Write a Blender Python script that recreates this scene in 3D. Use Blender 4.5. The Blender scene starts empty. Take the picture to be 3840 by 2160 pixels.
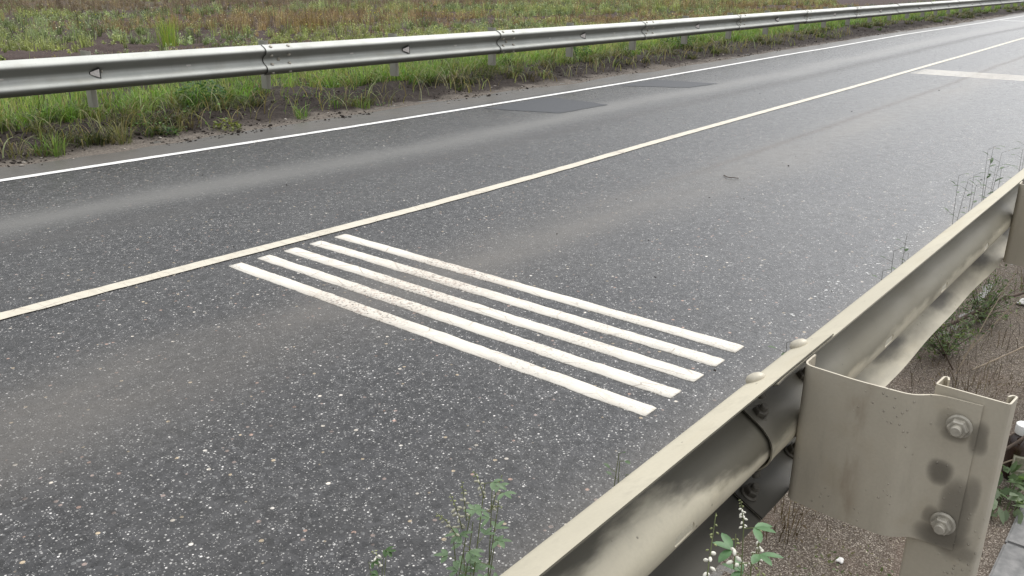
import bpy, bmesh, math, random
import numpy as np
from mathutils import Vector, Matrix
R = math.radians
S = bpy.context.scene
C = S.collection
rng = np.random.default_rng(7)
random.seed(7)

# ------------------------------------------------------------------ camera
PITCH, ROLL, YAW, CH, FOC = 0.34877, 0.00652, 0.68683, 1.49762, 3210.29
f = Vector((math.cos(PITCH)*math.cos(YAW), math.cos(PITCH)*math.sin(YAW), -math.sin(PITCH)))
r0 = Vector((math.sin(YAW), -math.cos(YAW), 0)); u0 = r0.cross(f)
rr = r0*math.cos(ROLL)+u0*math.sin(ROLL); uu = -r0*math.sin(ROLL)+u0*math.cos(ROLL)
cam = bpy.data.cameras.new('camera'); co = bpy.data.objects.new('camera', cam); C.objects.link(co)
co.matrix_world = Matrix(((rr.x, uu.x, -f.x, 0), (rr.y, uu.y, -f.y, 0), (rr.z, uu.z, -f.z, CH), (0, 0, 0, 1)))
cam.sensor_width = 36; cam.lens = 36*FOC/3840; cam.clip_start = .02; cam.clip_end = 3000
cam.dof.use_dof = False
S.camera = co
# ------------------------------------------------------------------ light
SUN_EL, SUN_AZ = 50, -8          # azimuth measured from +X (along the road) towards +Y
w = bpy.data.worlds.new('World'); S.world = w; w.use_nodes = True
nt = w.node_tree; bg = nt.nodes['Background']
sky = nt.nodes.new('ShaderNodeTexSky'); sky.sky_type = 'NISHITA'; sky.sun_disc = False
sky.sun_elevation = R(SUN_EL); sky.sun_rotation = R(90-SUN_AZ); sky.air_density = 1; sky.dust_density = 3
mx = nt.nodes.new('ShaderNodeMix'); mx.data_type = 'RGBA'; mx.inputs[0].default_value = .90
# thin cloud over the blue: bright overhead and where the sun stands behind it, dim near the other horizons
tc = nt.nodes.new('ShaderNodeTexCoord'); sp = nt.nodes.new('ShaderNodeSeparateXYZ'); nt.links.new(tc.outputs['Generated'], sp.inputs[0])
def wmath(op, a, b=0., c=0.):
    n = nt.nodes.new('ShaderNodeMath'); n.operation = op
    for i, q in enumerate((a, b, c)):
        if hasattr(q, 'is_output'): nt.links.new(q, n.inputs[i])
        else: n.inputs[i].default_value = q
    return n.outputs[0]
GX, GY, GZ = math.cos(R(24))*math.cos(R(-2)), math.cos(R(24))*math.sin(R(-2)), math.sin(R(24))
dt = wmath('MAXIMUM', wmath('ADD', wmath('ADD', wmath('MULTIPLY', sp.outputs[0], GX), wmath('MULTIPLY', sp.outputs[1], GY)), wmath('MULTIPLY', sp.outputs[2], GZ)), 0)
br = wmath('ADD', wmath('MULTIPLY_ADD', wmath('MAXIMUM', sp.outputs[2], 0), 14.0, 1.7), wmath('MULTIPLY', wmath('POWER', dt, 9), 17))
vm = nt.nodes.new('ShaderNodeVectorMath'); vm.operation = 'SCALE'; vm.inputs[0].default_value = (.975, .99, 1.015); nt.links.new(br, vm.inputs[3]); nt.links.new(vm.outputs[0], mx.inputs[7])
nt.links.new(sky.outputs[0], mx.inputs[6]); nt.links.new(mx.outputs[2], bg.inputs[0])
bg.inputs[1].default_value = .10
sl = bpy.data.lights.new('sun', 'SUN'); sl.energy = 1.5; sl.angle = R(26); sl.color = (1, .96, .9)
so = bpy.data.objects.new('sun', sl); C.objects.link(so)
sd = Vector((math.cos(R(SUN_EL))*math.cos(R(SUN_AZ)), math.cos(R(SUN_EL))*math.sin(R(SUN_AZ)), math.sin(R(SUN_EL))))
so.rotation_euler = sd.to_track_quat('Z', 'Y').to_euler()
so.location = (0, 0, 20)
S.view_settings.view_transform = 'Standard'; S.view_settings.look = 'None'
S.view_settings.exposure = 0.30; S.view_settings.gamma = 1
S.render.engine = 'CYCLES'

# ------------------------------------------------------------------ helpers
def tag(o, label=None, cat=None, group=None, kind=None):
    if label: o['label'] = label
    if cat: o['category'] = cat
    if group: o['group'] = group
    if kind: o['kind'] = kind
    return o

def empty(name, loc=(0, 0, 0), rz=0):
    o = bpy.data.objects.new(name, None); C.objects.link(o); o.location = loc; o.rotation_euler = (0, 0, rz)
    o.empty_display_size = .1
    return o

def link(name, me, mat=None, parent=None, smooth=False):
    if mat is not None and not me.materials: me.materials.append(mat)
    o = bpy.data.objects.new(name, me); C.objects.link(o)
    if parent: o.parent = parent
    if smooth: me.shade_smooth()
    return o

def mesh(name, v, fs, mat=None, parent=None, smooth=False):
    me = bpy.data.meshes.new(name); me.from_pydata([tuple(map(float, a)) for a in v], [], [tuple(int(i) for i in q) for q in fs]); me.update()
    return link(name, me, mat, parent, smooth)

def quads(name, V, F, mat, parent=None, col=None, smooth=False, uv=None):
    """fast mesh of quads from numpy; col: per-vertex rgb"""
    V = np.asarray(V, np.float32); F = np.asarray(F, np.int32); n = F.shape[1]
    me = bpy.data.meshes.new(name)
    me.vertices.add(len(V)); me.vertices.foreach_set('co', V.ravel())
    me.loops.add(F.size); me.loops.foreach_set('vertex_index', F.ravel())
    me.polygons.add(len(F)); me.polygons.foreach_set('loop_start', np.arange(0, F.size, n, dtype=np.int32))
    me.update(calc_edges=True)
    if col is not None:
        a = me.color_attributes.new('tint', 'FLOAT_COLOR', 'POINT')
        a.data.foreach_set('color', np.c_[col, np.ones(len(col))].astype(np.float32).ravel())
    if uv is not None:
        l = me.uv_layers.new(name='UVMap'); l.data.foreach_set('uv', np.asarray(uv, np.float32)[F.ravel()].ravel())
    me.validate()
    return link(name, me, mat, parent, smooth)

def grid(name, xs, ys, zf, mat, uvf=None, smooth=True):
    X, Y = np.meshgrid(xs, ys, indexing='ij'); V = zf(X, Y)
    nx, ny = X.shape; i = np.arange(nx*ny).reshape(nx, ny)
    F = np.stack([i[:-1, :-1], i[1:, :-1], i[1:, 1:], i[:-1, 1:]], -1).reshape(-1, 4)
    uv = None if uvf is None else np.c_[X.ravel(), Y.ravel()]
    return quads(name, V.reshape(-1, 3), F, mat, None, None, smooth, uv)

def N(mat, t, **k):
    n = mat.node_tree.nodes.new(t)
    for a, b in k.items(): setattr(n, a, b)
    return n

class M:
    """tiny node-graph writer"""
    def __init__(s, name, rough=.6, spec=.5, metal=0):
        s.m = bpy.data.materials.new(name); s.m.use_nodes = True
        s.b = s.m.node_tree.nodes['Principled BSDF']; s.b.inputs['Roughness'].default_value = rough
        s.b.inputs['Specular IOR Level'].default_value = spec; s.b.inputs['Metallic'].default_value = metal
    def L(s, a, b): s.m.node_tree.links.new(a, b)
    def put(s, sock, v):
        if hasattr(v, 'is_output'): s.L(v, sock)
        elif isinstance(v, (tuple, list)): sock.default_value = tuple(v)+((1,) if len(v) == 3 and sock.type == 'RGBA' else ())
        else: sock.default_value = v
    def coord(s, out='Object'): return N(s.m, 'ShaderNodeTexCoord').outputs[out]
    def xyz(s, c):
        n = N(s.m, 'ShaderNodeSeparateXYZ'); s.L(c, n.inputs[0]); return n.outputs
    def map(s, c, scale=(1, 1, 1), loc=(0, 0, 0)):
        n = N(s.m, 'ShaderNodeMapping'); s.L(c, n.inputs[0]); n.inputs['Scale'].default_value = scale; n.inputs['Location'].default_value = loc; return n.outputs[0]
    def noise(s, c, sc, det=4, rough=.55, dist=0, col=False):
        n = N(s.m, 'ShaderNodeTexNoise'); s.L(c, n.inputs['Vector']); n.inputs['Scale'].default_value = sc
        n.inputs['Detail'].default_value = det; n.inputs['Roughness'].default_value = rough; n.inputs['Distortion'].default_value = dist
        return n.outputs[1 if col else 0]
    def vor(s, c, sc, rand=1, feature='F1'):
        n = N(s.m, 'ShaderNodeTexVoronoi'); n.feature = feature; s.L(c, n.inputs['Vector']); n.inputs['Scale'].default_value = sc; n.inputs['Randomness'].default_value = rand; return n.outputs
    def math(s, op, a, b=0, c=0, clamp=False):
        n = N(s.m, 'ShaderNodeMath', operation=op, use_clamp=clamp); s.put(n.inputs[0], a); s.put(n.inputs[1], b); s.put(n.inputs[2], c); return n.outputs[0]
    def ramp(s, v, lo, hi, a=0., b=1., smooth=True):
        n = N(s.m, 'ShaderNodeMapRange'); n.interpolation_type = 'SMOOTHSTEP' if smooth else 'LINEAR'
        for i, q in enumerate((v, lo, hi, a, b)): s.put(n.inputs[i], q)
        return n.outputs[0]
    def mix(s, fac, a, b, mode='MIX'):
        n = N(s.m, 'ShaderNodeMix', data_type='RGBA', blend_type=mode); s.put(n.inputs[0], fac); s.put(n.inputs[6], a); s.put(n.inputs[7], b); return n.outputs[2]
    def cramp(s, v, stops, interp='LINEAR'):
        n = N(s.m, 'ShaderNodeValToRGB'); n.color_ramp.interpolation = interp; e = n.color_ramp.elements
        while len(e) < len(stops): e.new(.5)
        for i, (p, c) in enumerate(stops): e[i].position = p; e[i].color = tuple(c)+(1,)
        s.L(v, n.inputs[0]); return n.outputs[0]
    def gauss(s, x, c, wd):
        d = s.math('DIVIDE', s.math('SUBTRACT', x, c), wd); return s.math('POWER', 2.718, s.math('MULTIPLY', s.math('MULTIPLY', d, d), -1))
    def bump(s, h, dist=.01, strength=1):
        n = N(s.m, 'ShaderNodeBump'); s.L(h, n.inputs['Height']); n.inputs['Distance'].default_value = dist; n.inputs['Strength'].default_value = strength; s.L(n.outputs[0], s.b.inputs['Normal'])
    def base(s, c): s.put(s.b.inputs['Base Color'], c)
    def rough(s, c): s.put(s.b.inputs['Roughness'], c)

# ------------------------------------------------------------------ lines of the place (metres; X along the road, Y across it)
XT = [-30, -6, 0, 2.5, 4, 5.5, 7.3, 10, 12, 14.4, 18, 20.6, 22, 27, 36, 45, 60, 80, 120, 400]
CT = [.5, .16, .10, .06, .03, .01, .015, .05, .08, .12, .25, .30, .38, .53, .6, .78, 1.2, 2.0, 4.0, 40]
YWT = [7.55, 7.28, 7.18, 7.133, 7.095, 7.058, 7.037, 7.05, 7.08, 7.156, 7.30, 7.34, 7.40, 7.585, 7.62, 7.79, 8.2, 9.0, 11, 47]
YYT = [4.6, 4.26, 4.19, 4.15, 4.115, 4.13, 4.185, 4.24, 4.27, 4.32, 4.415, 4.475, 4.51, 4.66, 4.8, 5.0, 5.4, 6.2, 8.2, 44]
XR = [-30, -6, 0, 3, 5.3, 8.7, 13.6, 20, 25, 33, 40, 50, 65, 120]; YRT = [8.9, 8.55, 8.50, 8.41, 8.355, 8.265, 8.25, 8.42, 8.62, 8.62, 8.75, 8.8, 9.4, 12]
def smooth_table(xs, ys):
    g = np.linspace(-30, 400, 17201); v = np.interp(g, xs, ys)
    k = np.hanning(81); k /= k.sum(); return g, np.convolve(np.pad(v, 40, mode='edge'), k, 'valid')
gC, vC = smooth_table(XT, CT); gW, vW = smooth_table(XT, YWT); gY, vY = smooth_table(XT, YYT)
cx = lambda x: np.interp(x, gC, vC)
yw_ = lambda x: np.interp(x, gW, vW)
yy_ = lambda x: np.interp(x, gY, vY)
yr_ = lambda x: np.interp(x, XR, YRT)

def vnoise(x, y, s, seed=0):
    """cheap smooth value noise, -1..1"""
    r = np.random.default_rng(seed).random((64, 64))*2-1
    x = np.asarray(x)*s+100.3; y = np.asarray(y)*s+57.7
    xi = np.floor(x).astype(int); yi = np.floor(y).astype(int); fx = x-xi; fy = y-yi
    fx = fx*fx*(3-2*fx); fy = fy*fy*(3-2*fy)
    g = lambda a, b: r[a % 64, b % 64]
    return (g(xi, yi)*(1-fx)+g(xi+1, yi)*fx)*(1-fy)+(g(xi, yi+1)*(1-fx)+g(xi+1, yi+1)*fx)*fy
def fbm(x, y, s, seed=0, o=4):
    return sum(vnoise(x, y, s*2**k, seed+k)*.5**k for k in range(o))

# ------------------------------------------------------------------ materials
def asphalt():
    m = M('asphalt', .5, .45); P = m.coord('Object'); uv = m.xyz(m.coord('UV')); lat = uv[1]
    big = m.noise(P, 1.2, 3); mid = m.noise(P, 9, 4)
    v1 = m.vor(P, 104); v2 = m.vor(m.map(P, (1, 1, 1), (3.1, 7.7, 0)), 36); v3 = m.vor(m.map(P, (1, 1, 1), (1.3, 2.2, 0)), 230)
    binder = m.mix(m.noise(P, 160, 2), (.017, .017, .018), (.044, .043, .043))
    # small chippings: random grey per stone
    s1 = m.xyz(v1['Color'])
    g1 = m.cramp(s1[0], [(0, (.03, .03, .032)), (.34, (.055, .054, .053)), (.56, (.095, .094, .092)), (.70, (.16, .155, .15)), (.82, (.27, .265, .255)), (.91, (.39, .38, .36)), (.965, (.54, .52, .50))], 'CONSTANT')
    m1 = m.ramp(m.math('DIVIDE', v1['Distance'], m.ramp(s1[1], 0, 1, .26, .46)), .9, 1.05, 1, 0)
    c = m.mix(m1, binder, g1)
    s3 = m.xyz(v3['Color']); m3 = m.math('MULTIPLY', m.ramp(v3['Distance'], .24, .32, 1, 0), m.math('GREATER_THAN', s3[0], .86))
    c = m.mix(m3, c, (.45, .44, .42))
    # sparse larger stones, some pink or ochre
    s2 = m.xyz(v2['Color'])
    g2 = m.cramp(s2[0], [(0, (.10, .10, .10)), (.62, (.22, .17, .15)), (.74, (.30, .20, .16)), (.84, (.36, .29, .20)), (.93, (.55, .50, .43)), (.98, (.70, .66, .60))], 'CONSTANT')
    m2 = m.math('MULTIPLY', m.ramp(v2['Distance'], .22, .30, 1, 0), m.math('GREATER_THAN', s2[1], .74))
    c = m.mix(m2, c, g2)
    # clusters of light and dark aggregate, a few centimetres across
    v4 = m.vor(m.map(P, (1, 1, 1), (9.3, 4.4, 0)), 42); q4 = m.ramp(m.xyz(v4['Color'])[0], 0, 1, .52, 1.48, False)
    q5 = m.ramp(m.noise(P, 26, 3, .7), .33, .67, .70, 1.34, False)
    qq = m.math('MULTIPLY', q4, q5); cq = N(m.m, 'ShaderNodeCombineColor')
    for k_ in range(3): m.L(qq, cq.inputs[k_])
    c = m.mix(1, c, cq.outputs[0], 'MULTIPLY')
    pits = m.math('MULTIPLY', m.ramp(v4['Distance'], .16, .24, 1, 0), m.math('LESS_THAN', m.xyz(v4['Color'])[1], .22)); c = m.mix(pits, c, (.018, .018, .018))
    # old thin tar film: patches where the chippings show less
    film = m.ramp(m.noise(P, 2.2, 4), .40, .66)
    c = m.mix(m.math('MULTIPLY', film, .10), c, (.060, .060, .062))
    # dust carried between and beside the wheel tracks
    wob = m.math('MULTIPLY', m.math('SUBTRACT', m.noise(m.map(P, (.25, .6, 1)), 1, 3), .5), .5)
    la = m.math('ADD', lat, wob)
    nz = m.ramp(m.noise(m.map(P, (.5, 1.4, 1)), 1.5, 5), .25, .7)
    d1 = m.math('MULTIPLY', m.gauss(la, 5.70, .26), m.ramp(nz, 0, 1, .72, .92))
    d2 = m.math('MULTIPLY', m.gauss(la, 2.98, .34), m.ramp(nz, 0, 1, .38, .72))
    d3 = m.ramp(m.math('ADD', lat, m.math('MULTIPLY', wob, .3)), 7.06, 7.2, 0, .88)
    d4 = m.ramp(m.math('ADD', lat, m.math('MULTIPLY', wob, .7)), 1.38, .98, 0, .7)
    d5 = m.math('MULTIPLY', m.gauss(lat, 4.5, .5), .10)
    c = m.mix(d1, c, (.130, .126, .118)); c = m.mix(d2, c, (.122, .111, .097)); c = m.mix(d4, c, (.14, .125, .105))
    c = m.mix(d3, c, m.mix(nz, (.092, .088, .082), (.122, .11, .097)))
    # thin grimy lines beside the dust bands
    lx = m.xyz(P)[0]
    lb = m.math('ADD', lat, m.math('MULTIPLY', wob, .25)); g_a = m.math('MULTIPLY', m.gauss(lb, 5.22, .16), .6); g_b = m.math('MULTIPLY', m.math('MULTIPLY', m.gauss(lb, 3.22, .05), m.ramp(lx, 4, 8)), .45)
    grime = m.math('MAXIMUM', g_a, g_b); c = m.mix(g_a, c, (.048, .046, .044)); c = m.mix(g_b, c, (.085, .068, .055))
    c = m.mix(m.math('MULTIPLY', m.ramp(big, .35, .7), .12), c, (.13, .125, .115))
    m.base(c)
    dust = m.math('MAXIMUM', m.math('MAXIMUM', d1, d2), m.math('MAXIMUM', d3, d4))
    m.rough(m.math('ADD', m.math('ADD', m.ramp(dust, 0, 1, .31, .40), m.math('MULTIPLY', grime, .22)), m.ramp(mid, .2, .8, -.05, .05)))
    h = m.math('ADD', m.math('MULTIPLY', m1, .8), m.math('MULTIPLY', m.noise(P, 60, 3), 1.0))
    h = m.math('ADD', h, m.math('MULTIPLY', m2, .5)); h = m.math('MULTIPLY', h, m.ramp(dust, 0, 1, 1, .25))
    m.bump(h, .0030, .9)
    return m.m

def patchmat():
    m = M('patch_asphalt', .60, .32); P = m.coord('Object')
    v = m.vor(P, 150); c = m.mix(m.noise(P, 120, 3), (.034, .037, .042), (.058, .062, .068))
    c = m.mix(m.math('MULTIPLY', m.ramp(v['Distance'], .2, .3, 1, 0), m.math('GREATER_THAN', m.xyz(v['Color'])[0], .9)), c, (.2, .2, .2))
    m.base(c); m.bump(m.noise(P, 120, 3), .001, .6); return m.m

def paint(name, col, dirt=(.30, .26, .22), wear=.5, thick=False):
    m = M(name, .55, .4); P = m.coord('Object')
    n = m.noise(P, 6, 5); n2 = m.noise(P, 60, 4); cr = m.vor(m.map(P, (1.3, .5, 1)), 8, 1, 'DISTANCE_TO_EDGE')[0]
    wig = m.vor(P, 28, 1, 'DISTANCE_TO_EDGE')[0]
    c = m.mix(m.ramp(n, .45, .75, 0, .35), col, tuple(a*b for a, b in zip(col, (.93, .86, .80))))
    c = m.mix(m.ramp(m.noise(m.map(P, (1, .3, 1)), 25, 4), .45, .7, 0, .45), c, tuple(a*.7 for a in col))
    zone = m.ramp(m.noise(P, 3.1, 3), .50, .62)
    crack = m.math('MULTIPLY', m.ramp(cr, .008, .022, 1, 0), m.ramp(m.noise(P, 5, 3), .42, .62, 0, .75))
    crack2 = m.math('MULTIPLY', m.math('MULTIPLY', m.ramp(wig, .01, .035, 1, 0), zone), wear)
    c = m.mix(m.math('MAXIMUM', crack, crack2), c, dirt)
    sp = m.math('MULTIPLY', m.ramp(n2, .66, .72, 0, 1), m.math('MULTIPLY', zone, wear*1.3))
    c = m.mix(sp, c, (.10, .095, .09))
    if thick:   # two tyre-worn places where grime and small holes show
        x = m.xyz(P)
        t = m.math('MULTIPLY', m.gauss(x[1], 3.0, .28), m.ramp(m.noise(P, 45, 4), .48, .66))
        c = m.mix(m.math('MULTIPLY', t, .8), c, (.36, .27, .22))
        t2 = m.math('MULTIPLY', m.ramp(m.math('ADD', m.gauss(x[1], 3.0, .30), m.math('MULTIPLY', m.gauss(x[1], 1.95, .25), .35)), 0, .8), m.ramp(m.noise(P, 80, 4), .56, .63))
        c = m.mix(t2, c, (.10, .095, .09))
        tr = m.ramp(m.math('ADD', m.gauss(x[1], 3.0, .45), m.math('MULTIPLY', m.gauss(x[1], 2.0, .3), .5)), 0, 1, 0, .30); c = m.mix(tr, c, (.42, .37, .31))
        e = m.math('MULTIPLY', m.ramp(x[1], 1.62, 1.48, 0, 1), m.ramp(m.noise(P, 90, 2), .58, .64)); c = m.mix(m.math('MULTIPLY', e, .6), c, (.4, .36, .3))
    m.base(c); m.bump(m.math('ADD', m.math('MULTIPLY', n2, .4), m.math('MULTIPLY', m.ramp(cr, 0, .03), .6)), .0018, .6)
    return m.m

def steel(name, col, stain=False, dust=None, heavy=False):
    m = M(name, .5, .5, .12); P = m.coord('Object')
    n = m.noise(P, 3.0, 4); n2 = m.noise(m.map(P, (1.5, 6, 6)), 2.2, 5); fine = m.noise(P, 160, 3)
    c = m.mix(m.ramp(n, .35, .7), col, tuple(a*.88 for a in col))
    c = m.mix(m.ramp(n2, .5, .78, 0, .4), c, tuple(a*b for a, b in zip(col, (.80, .74, .66))))
    c = m.mix(m.ramp(fine, .3, .7, 0, .15), c, tuple(a*.7 for a in col))
    v = m.vor(P, 38); s = m.xyz(v['Color'])
    fl = m.math('MULTIPLY', m.ramp(v['Distance'], .05, .12, 1, 0), m.math('GREATER_THAN', s[0], .72))
    c = m.mix(m.math('MULTIPLY', fl, .25 if stain else .65), c, (.06, .05, .04))
    c = m.mix(m.math('MULTIPLY', m.ramp(m.noise(m.map(P, (14, 14, 2.5), (2, 1, 5)), 1.6, 6, .65),   .52, .72), .24), c, tuple(a*.55 for a in col))      # dried runs and blotches
    x = m.xyz(P)
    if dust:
        # ragged rain-carried dirt inside the trough, plus its shade painted into the colour
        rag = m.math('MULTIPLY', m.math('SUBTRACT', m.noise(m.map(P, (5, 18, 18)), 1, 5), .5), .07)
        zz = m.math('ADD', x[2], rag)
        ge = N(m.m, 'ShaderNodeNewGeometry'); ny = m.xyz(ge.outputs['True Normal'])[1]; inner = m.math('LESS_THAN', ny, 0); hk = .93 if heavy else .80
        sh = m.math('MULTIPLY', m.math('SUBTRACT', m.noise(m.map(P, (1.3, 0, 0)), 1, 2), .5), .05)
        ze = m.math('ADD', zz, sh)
        if heavy: ze = m.math('SUBTRACT', ze, m.ramp(m.math('ADD', x[0], m.math('MULTIPLY', sh, 3)), 3.56, 3.26, 0, .048))      # paler patch round the first slot
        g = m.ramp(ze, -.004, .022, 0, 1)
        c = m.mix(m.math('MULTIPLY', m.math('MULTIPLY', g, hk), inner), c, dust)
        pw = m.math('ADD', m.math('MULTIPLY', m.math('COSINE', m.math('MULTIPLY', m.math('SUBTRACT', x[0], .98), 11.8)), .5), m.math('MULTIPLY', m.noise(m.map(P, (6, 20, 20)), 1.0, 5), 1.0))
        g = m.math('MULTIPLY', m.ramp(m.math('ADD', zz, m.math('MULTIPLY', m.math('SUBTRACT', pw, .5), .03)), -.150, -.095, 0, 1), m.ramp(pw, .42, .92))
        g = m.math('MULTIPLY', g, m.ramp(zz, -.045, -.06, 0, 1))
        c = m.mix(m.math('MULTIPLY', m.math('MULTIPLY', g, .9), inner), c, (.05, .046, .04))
        lo = m.math('MULTIPLY', m.ramp(zz, -.03, -.05, 0, 1), m.ramp(m.noise(m.map(P, (2.2, 8, 8), (4, 0, 0)), 1.0, 4), .38, .68, .10, .70) if not heavy else .93)  # lower wave inside: shade painted in together with dirt
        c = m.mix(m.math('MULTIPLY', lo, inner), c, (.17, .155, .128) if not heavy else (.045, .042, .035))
        if not heavy: c = m.mix(m.math('MULTIPLY', inner, m.math('MULTIPLY', m.ramp(x[0], .16, .60, 1, 0), m.ramp(zz, -.02, -.05, 0, .93))), c, (.045, .042, .035)); c = m.mix(m.math('MULTIPLY', inner, m.math('MULTIPLY', m.ramp(x[0], .10, .45, 1, 0), m.ramp(zz, .0, .04, 0, .7))), c, (.055, .05, .04))  # shadow between joint and bracket painted dark over the dirt
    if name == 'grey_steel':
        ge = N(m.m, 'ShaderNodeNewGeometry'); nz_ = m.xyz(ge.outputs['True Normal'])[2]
        c = m.mix(m.math('MULTIPLY', m.ramp(nz_, .62, -.55, 0, 1), .76), c, (.10, .10, .088))      # shade of the downward faces painted in by normal, with some grime
    if stain:
        # grease stains: (y, z, ry, rz, strength) on the post and bracket faces
        wb = m.math('MULTIPLY', m.math('SUBTRACT', m.noise(P, 22, 4), .5), .012)
        y = m.math('ADD', m.math('ADD', x[1], .54), wb); z = m.math('ADD', x[2], wb)
        tot = None
        for (a, b, ra, rb_, k) in ((.262, .622, .018, .022, .72), (.225, .56, .024, .05, .6), (.219, .505, .02, .05, .6), (.238, .487, .04, .022, .7), (.262, .525, .014, .018, .5), (.212, .71, .012, .028, .6), (.25, .708, .02, .014, .5), (.262, .73, .02, .02, .3), (.205, .59, .012, .035, .5), (.21, .465, .03, .016, .45)):
            d = m.math('ADD', m.math('POWER', m.math('ABSOLUTE', m.math('DIVIDE', m.math('SUBTRACT', y, a), ra)), 2.6), m.math('POWER', m.math('ABSOLUTE', m.math('DIVIDE', m.math('SUBTRACT', z, b), rb_)), 2.6))
            q = m.ramp(d, .05, 2.6, k, 0); tot = q if tot is None else m.math('MAXIMUM', tot, q)
        c = m.mix(tot, c, (.055, .048, .038))
        rs = m.math('MULTIPLY', m.gauss(y, .415, .02), m.ramp(m.noise(m.map(P, (1, 12, 4)), 2, 4), .40, .68))
        c = m.mix(m.math('MULTIPLY', rs, .5), c, (.20, .14, .09))
        v2 = m.vor(m.map(P, (1, 1, .7)), 130); s2 = m.xyz(v2['Color'])
        pt = m.math('MULTIPLY', m.math('MULTIPLY', m.ramp(v2['Distance'], .14, .26, 1, 0), m.math('GREATER_THAN', s2[1], .66)), m.ramp(m.noise(P, 7, 4), .50, .60))
        c = m.mix(m.math('MULTIPLY', pt, .22), c, (.62, .57, .48))  # highlights on the bumps painted in as paler specks
        m.bump(m.math('ADD', m.math('MULTIPLY', fine, .15), m.math('MULTIPLY', pt, 1.0)), .0022, 1)
    else:
        m.bump(m.math('ADD', m.math('MULTIPLY', n2, .8), m.math('MULTIPLY', fine, .15)), .0015, .6)
    m.base(c); m.rough(m.ramp(n2, .2, .8, .50, .68)); return m.m

def foliage(name, rough=.55, trans=.35):
    m = M(name, rough, .35); a = N(m.m, 'ShaderNodeAttribute'); a.attribute_name = 'tint'
    m.L(a.outputs['Color'], m.b.inputs['Base Color'])
    t = N(m.m, 'ShaderNodeBsdfTranslucent'); m.L(m.mix(1, a.outputs['Color'], (1.25, 1.35, .7), 'MULTIPLY'), t.inputs[0])
    x = N(m.m, 'ShaderNodeMixShader'); x.inputs[0].default_value = trans
    m.L(m.b.outputs[0], x.inputs[1]); m.L(t.outputs[0], x.inputs[2]); m.L(x.outputs[0], m.m.node_tree.nodes['Material Output'].inputs[0]); return m.m

def groundmat():
    m = M('soil', .9, .15); P = m.coord('Object'); x = m.xyz(P)
    n = m.noise(P, 4, 6); nf = m.noise(P, 45, 5); nl = m.noise(m.map(P, (.35, 1, 1)), .35, 4)
    sand = m.mix(m.ramp(nf, .3, .7), (.095, .083, .072), (.18, .156, .132))
    loam = m.mix(m.ramp(nf, .3, .7), (.022, .018, .016), (.060, .048, .042))
    field = m.mix(m.ramp(nf, .3, .7), (.040, .029, .027), (.095, .070, .062))
    # near verge under the first rail: brown litter
    v = m.vor(P, 230); lit = m.cramp(m.xyz(v['Color'])[0], [(0, (.13, .112, .093)), (.35, (.215, .188, .158)), (.7, (.30, .262, .222)), (.95, (.45, .40, .34))], 'CONSTANT')
    near = m.mix(m.ramp(v['Distance'], .35, .6), lit, (.085, .067, .053))
    near = m.mix(m.ramp(n, .45, .7, 0, .5), near, (.13, .095, .075))
    lat = m.math('SUBTRACT', x[1], m.math('MULTIPLY', m.ramp(x[0], 12, 45, 0, 1), .7))
    la = m.math('ADD', lat, m.math('MULTIPLY', m.math('SUBTRACT', n, .5), .7))
    c = m.mix(m.ramp(la, 7.75, 8.05), sand, loam)
    c = m.mix(m.ramp(la, 14, 16.5), c, field)
    far = m.mix(m.ramp(nl, .42, .6), (.11, .085, .072), (.14, .15, .075))
    c = m.mix(m.ramp(x[1], 33, 60), c, far)
    c = m.mix(m.ramp(x[1], 2.5, 2.0), c, near)
    m.base(c); m.bump(m.math('ADD', m.math('MULTIPLY', nf, .5), n), .03, .7); return m.m

def simple(name, col, rough=.6, nz=.2, sc=40, metal=0, spec=.5):
    m = M(name, rough, spec, metal); P = m.coord('Object')
    m.base(m.mix(m.ramp(m.noise(P, sc, 4), .3, .7), col, tuple(a*(1-nz) for a in col))); return m.m

MA = asphalt(); MP = patchmat()
MW = paint('white_line_paint', (.74, .74, .72), wear=.6)
MY = paint('cream_line_paint', (.57, .53, .44), wear=.6)
MS = paint('stripe_plastic', (.665, .63, .56), wear=.5, thick=True)
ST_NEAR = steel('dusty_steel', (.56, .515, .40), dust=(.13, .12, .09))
ST_NEAR1 = steel('dusty_steel_darker', (.56, .515, .40), dust=(.066, .06, .043), heavy=True)  # darker inside, from dirt and painted shade together
ST_DOME = simple('bolt_steel', (.50, .46, .37), .5, .15, 60, .1)
ST_POST = steel('dusty_steel_stained', (.50, .455, .365), stain=True)
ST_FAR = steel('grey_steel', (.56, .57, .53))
ST_FPOST = steel('grey_post_steel', (.37, .36, .31))
ST_NUT = simple('nut_steel', (.44, .41, .345), .5, .3, 60, .2)
ST_RUST = simple('grimy_nut_steel', (.10, .09, .072), .6, .3, 60, .1)
MF = foliage('leaf_green'); MG = groundmat()
MLENS = simple('reflector_face', (.80, .75, .72), .25, .2, 60)
MBLK = simple('dark_rubber', (.03, .03, .028), .5, .3)
MTWIG = simple('dead_twig', (.10, .07, .05), .8, .4, 30)
MPALE = simple('pale_twig', (.30, .24, .17), .8, .3, 30)

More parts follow.
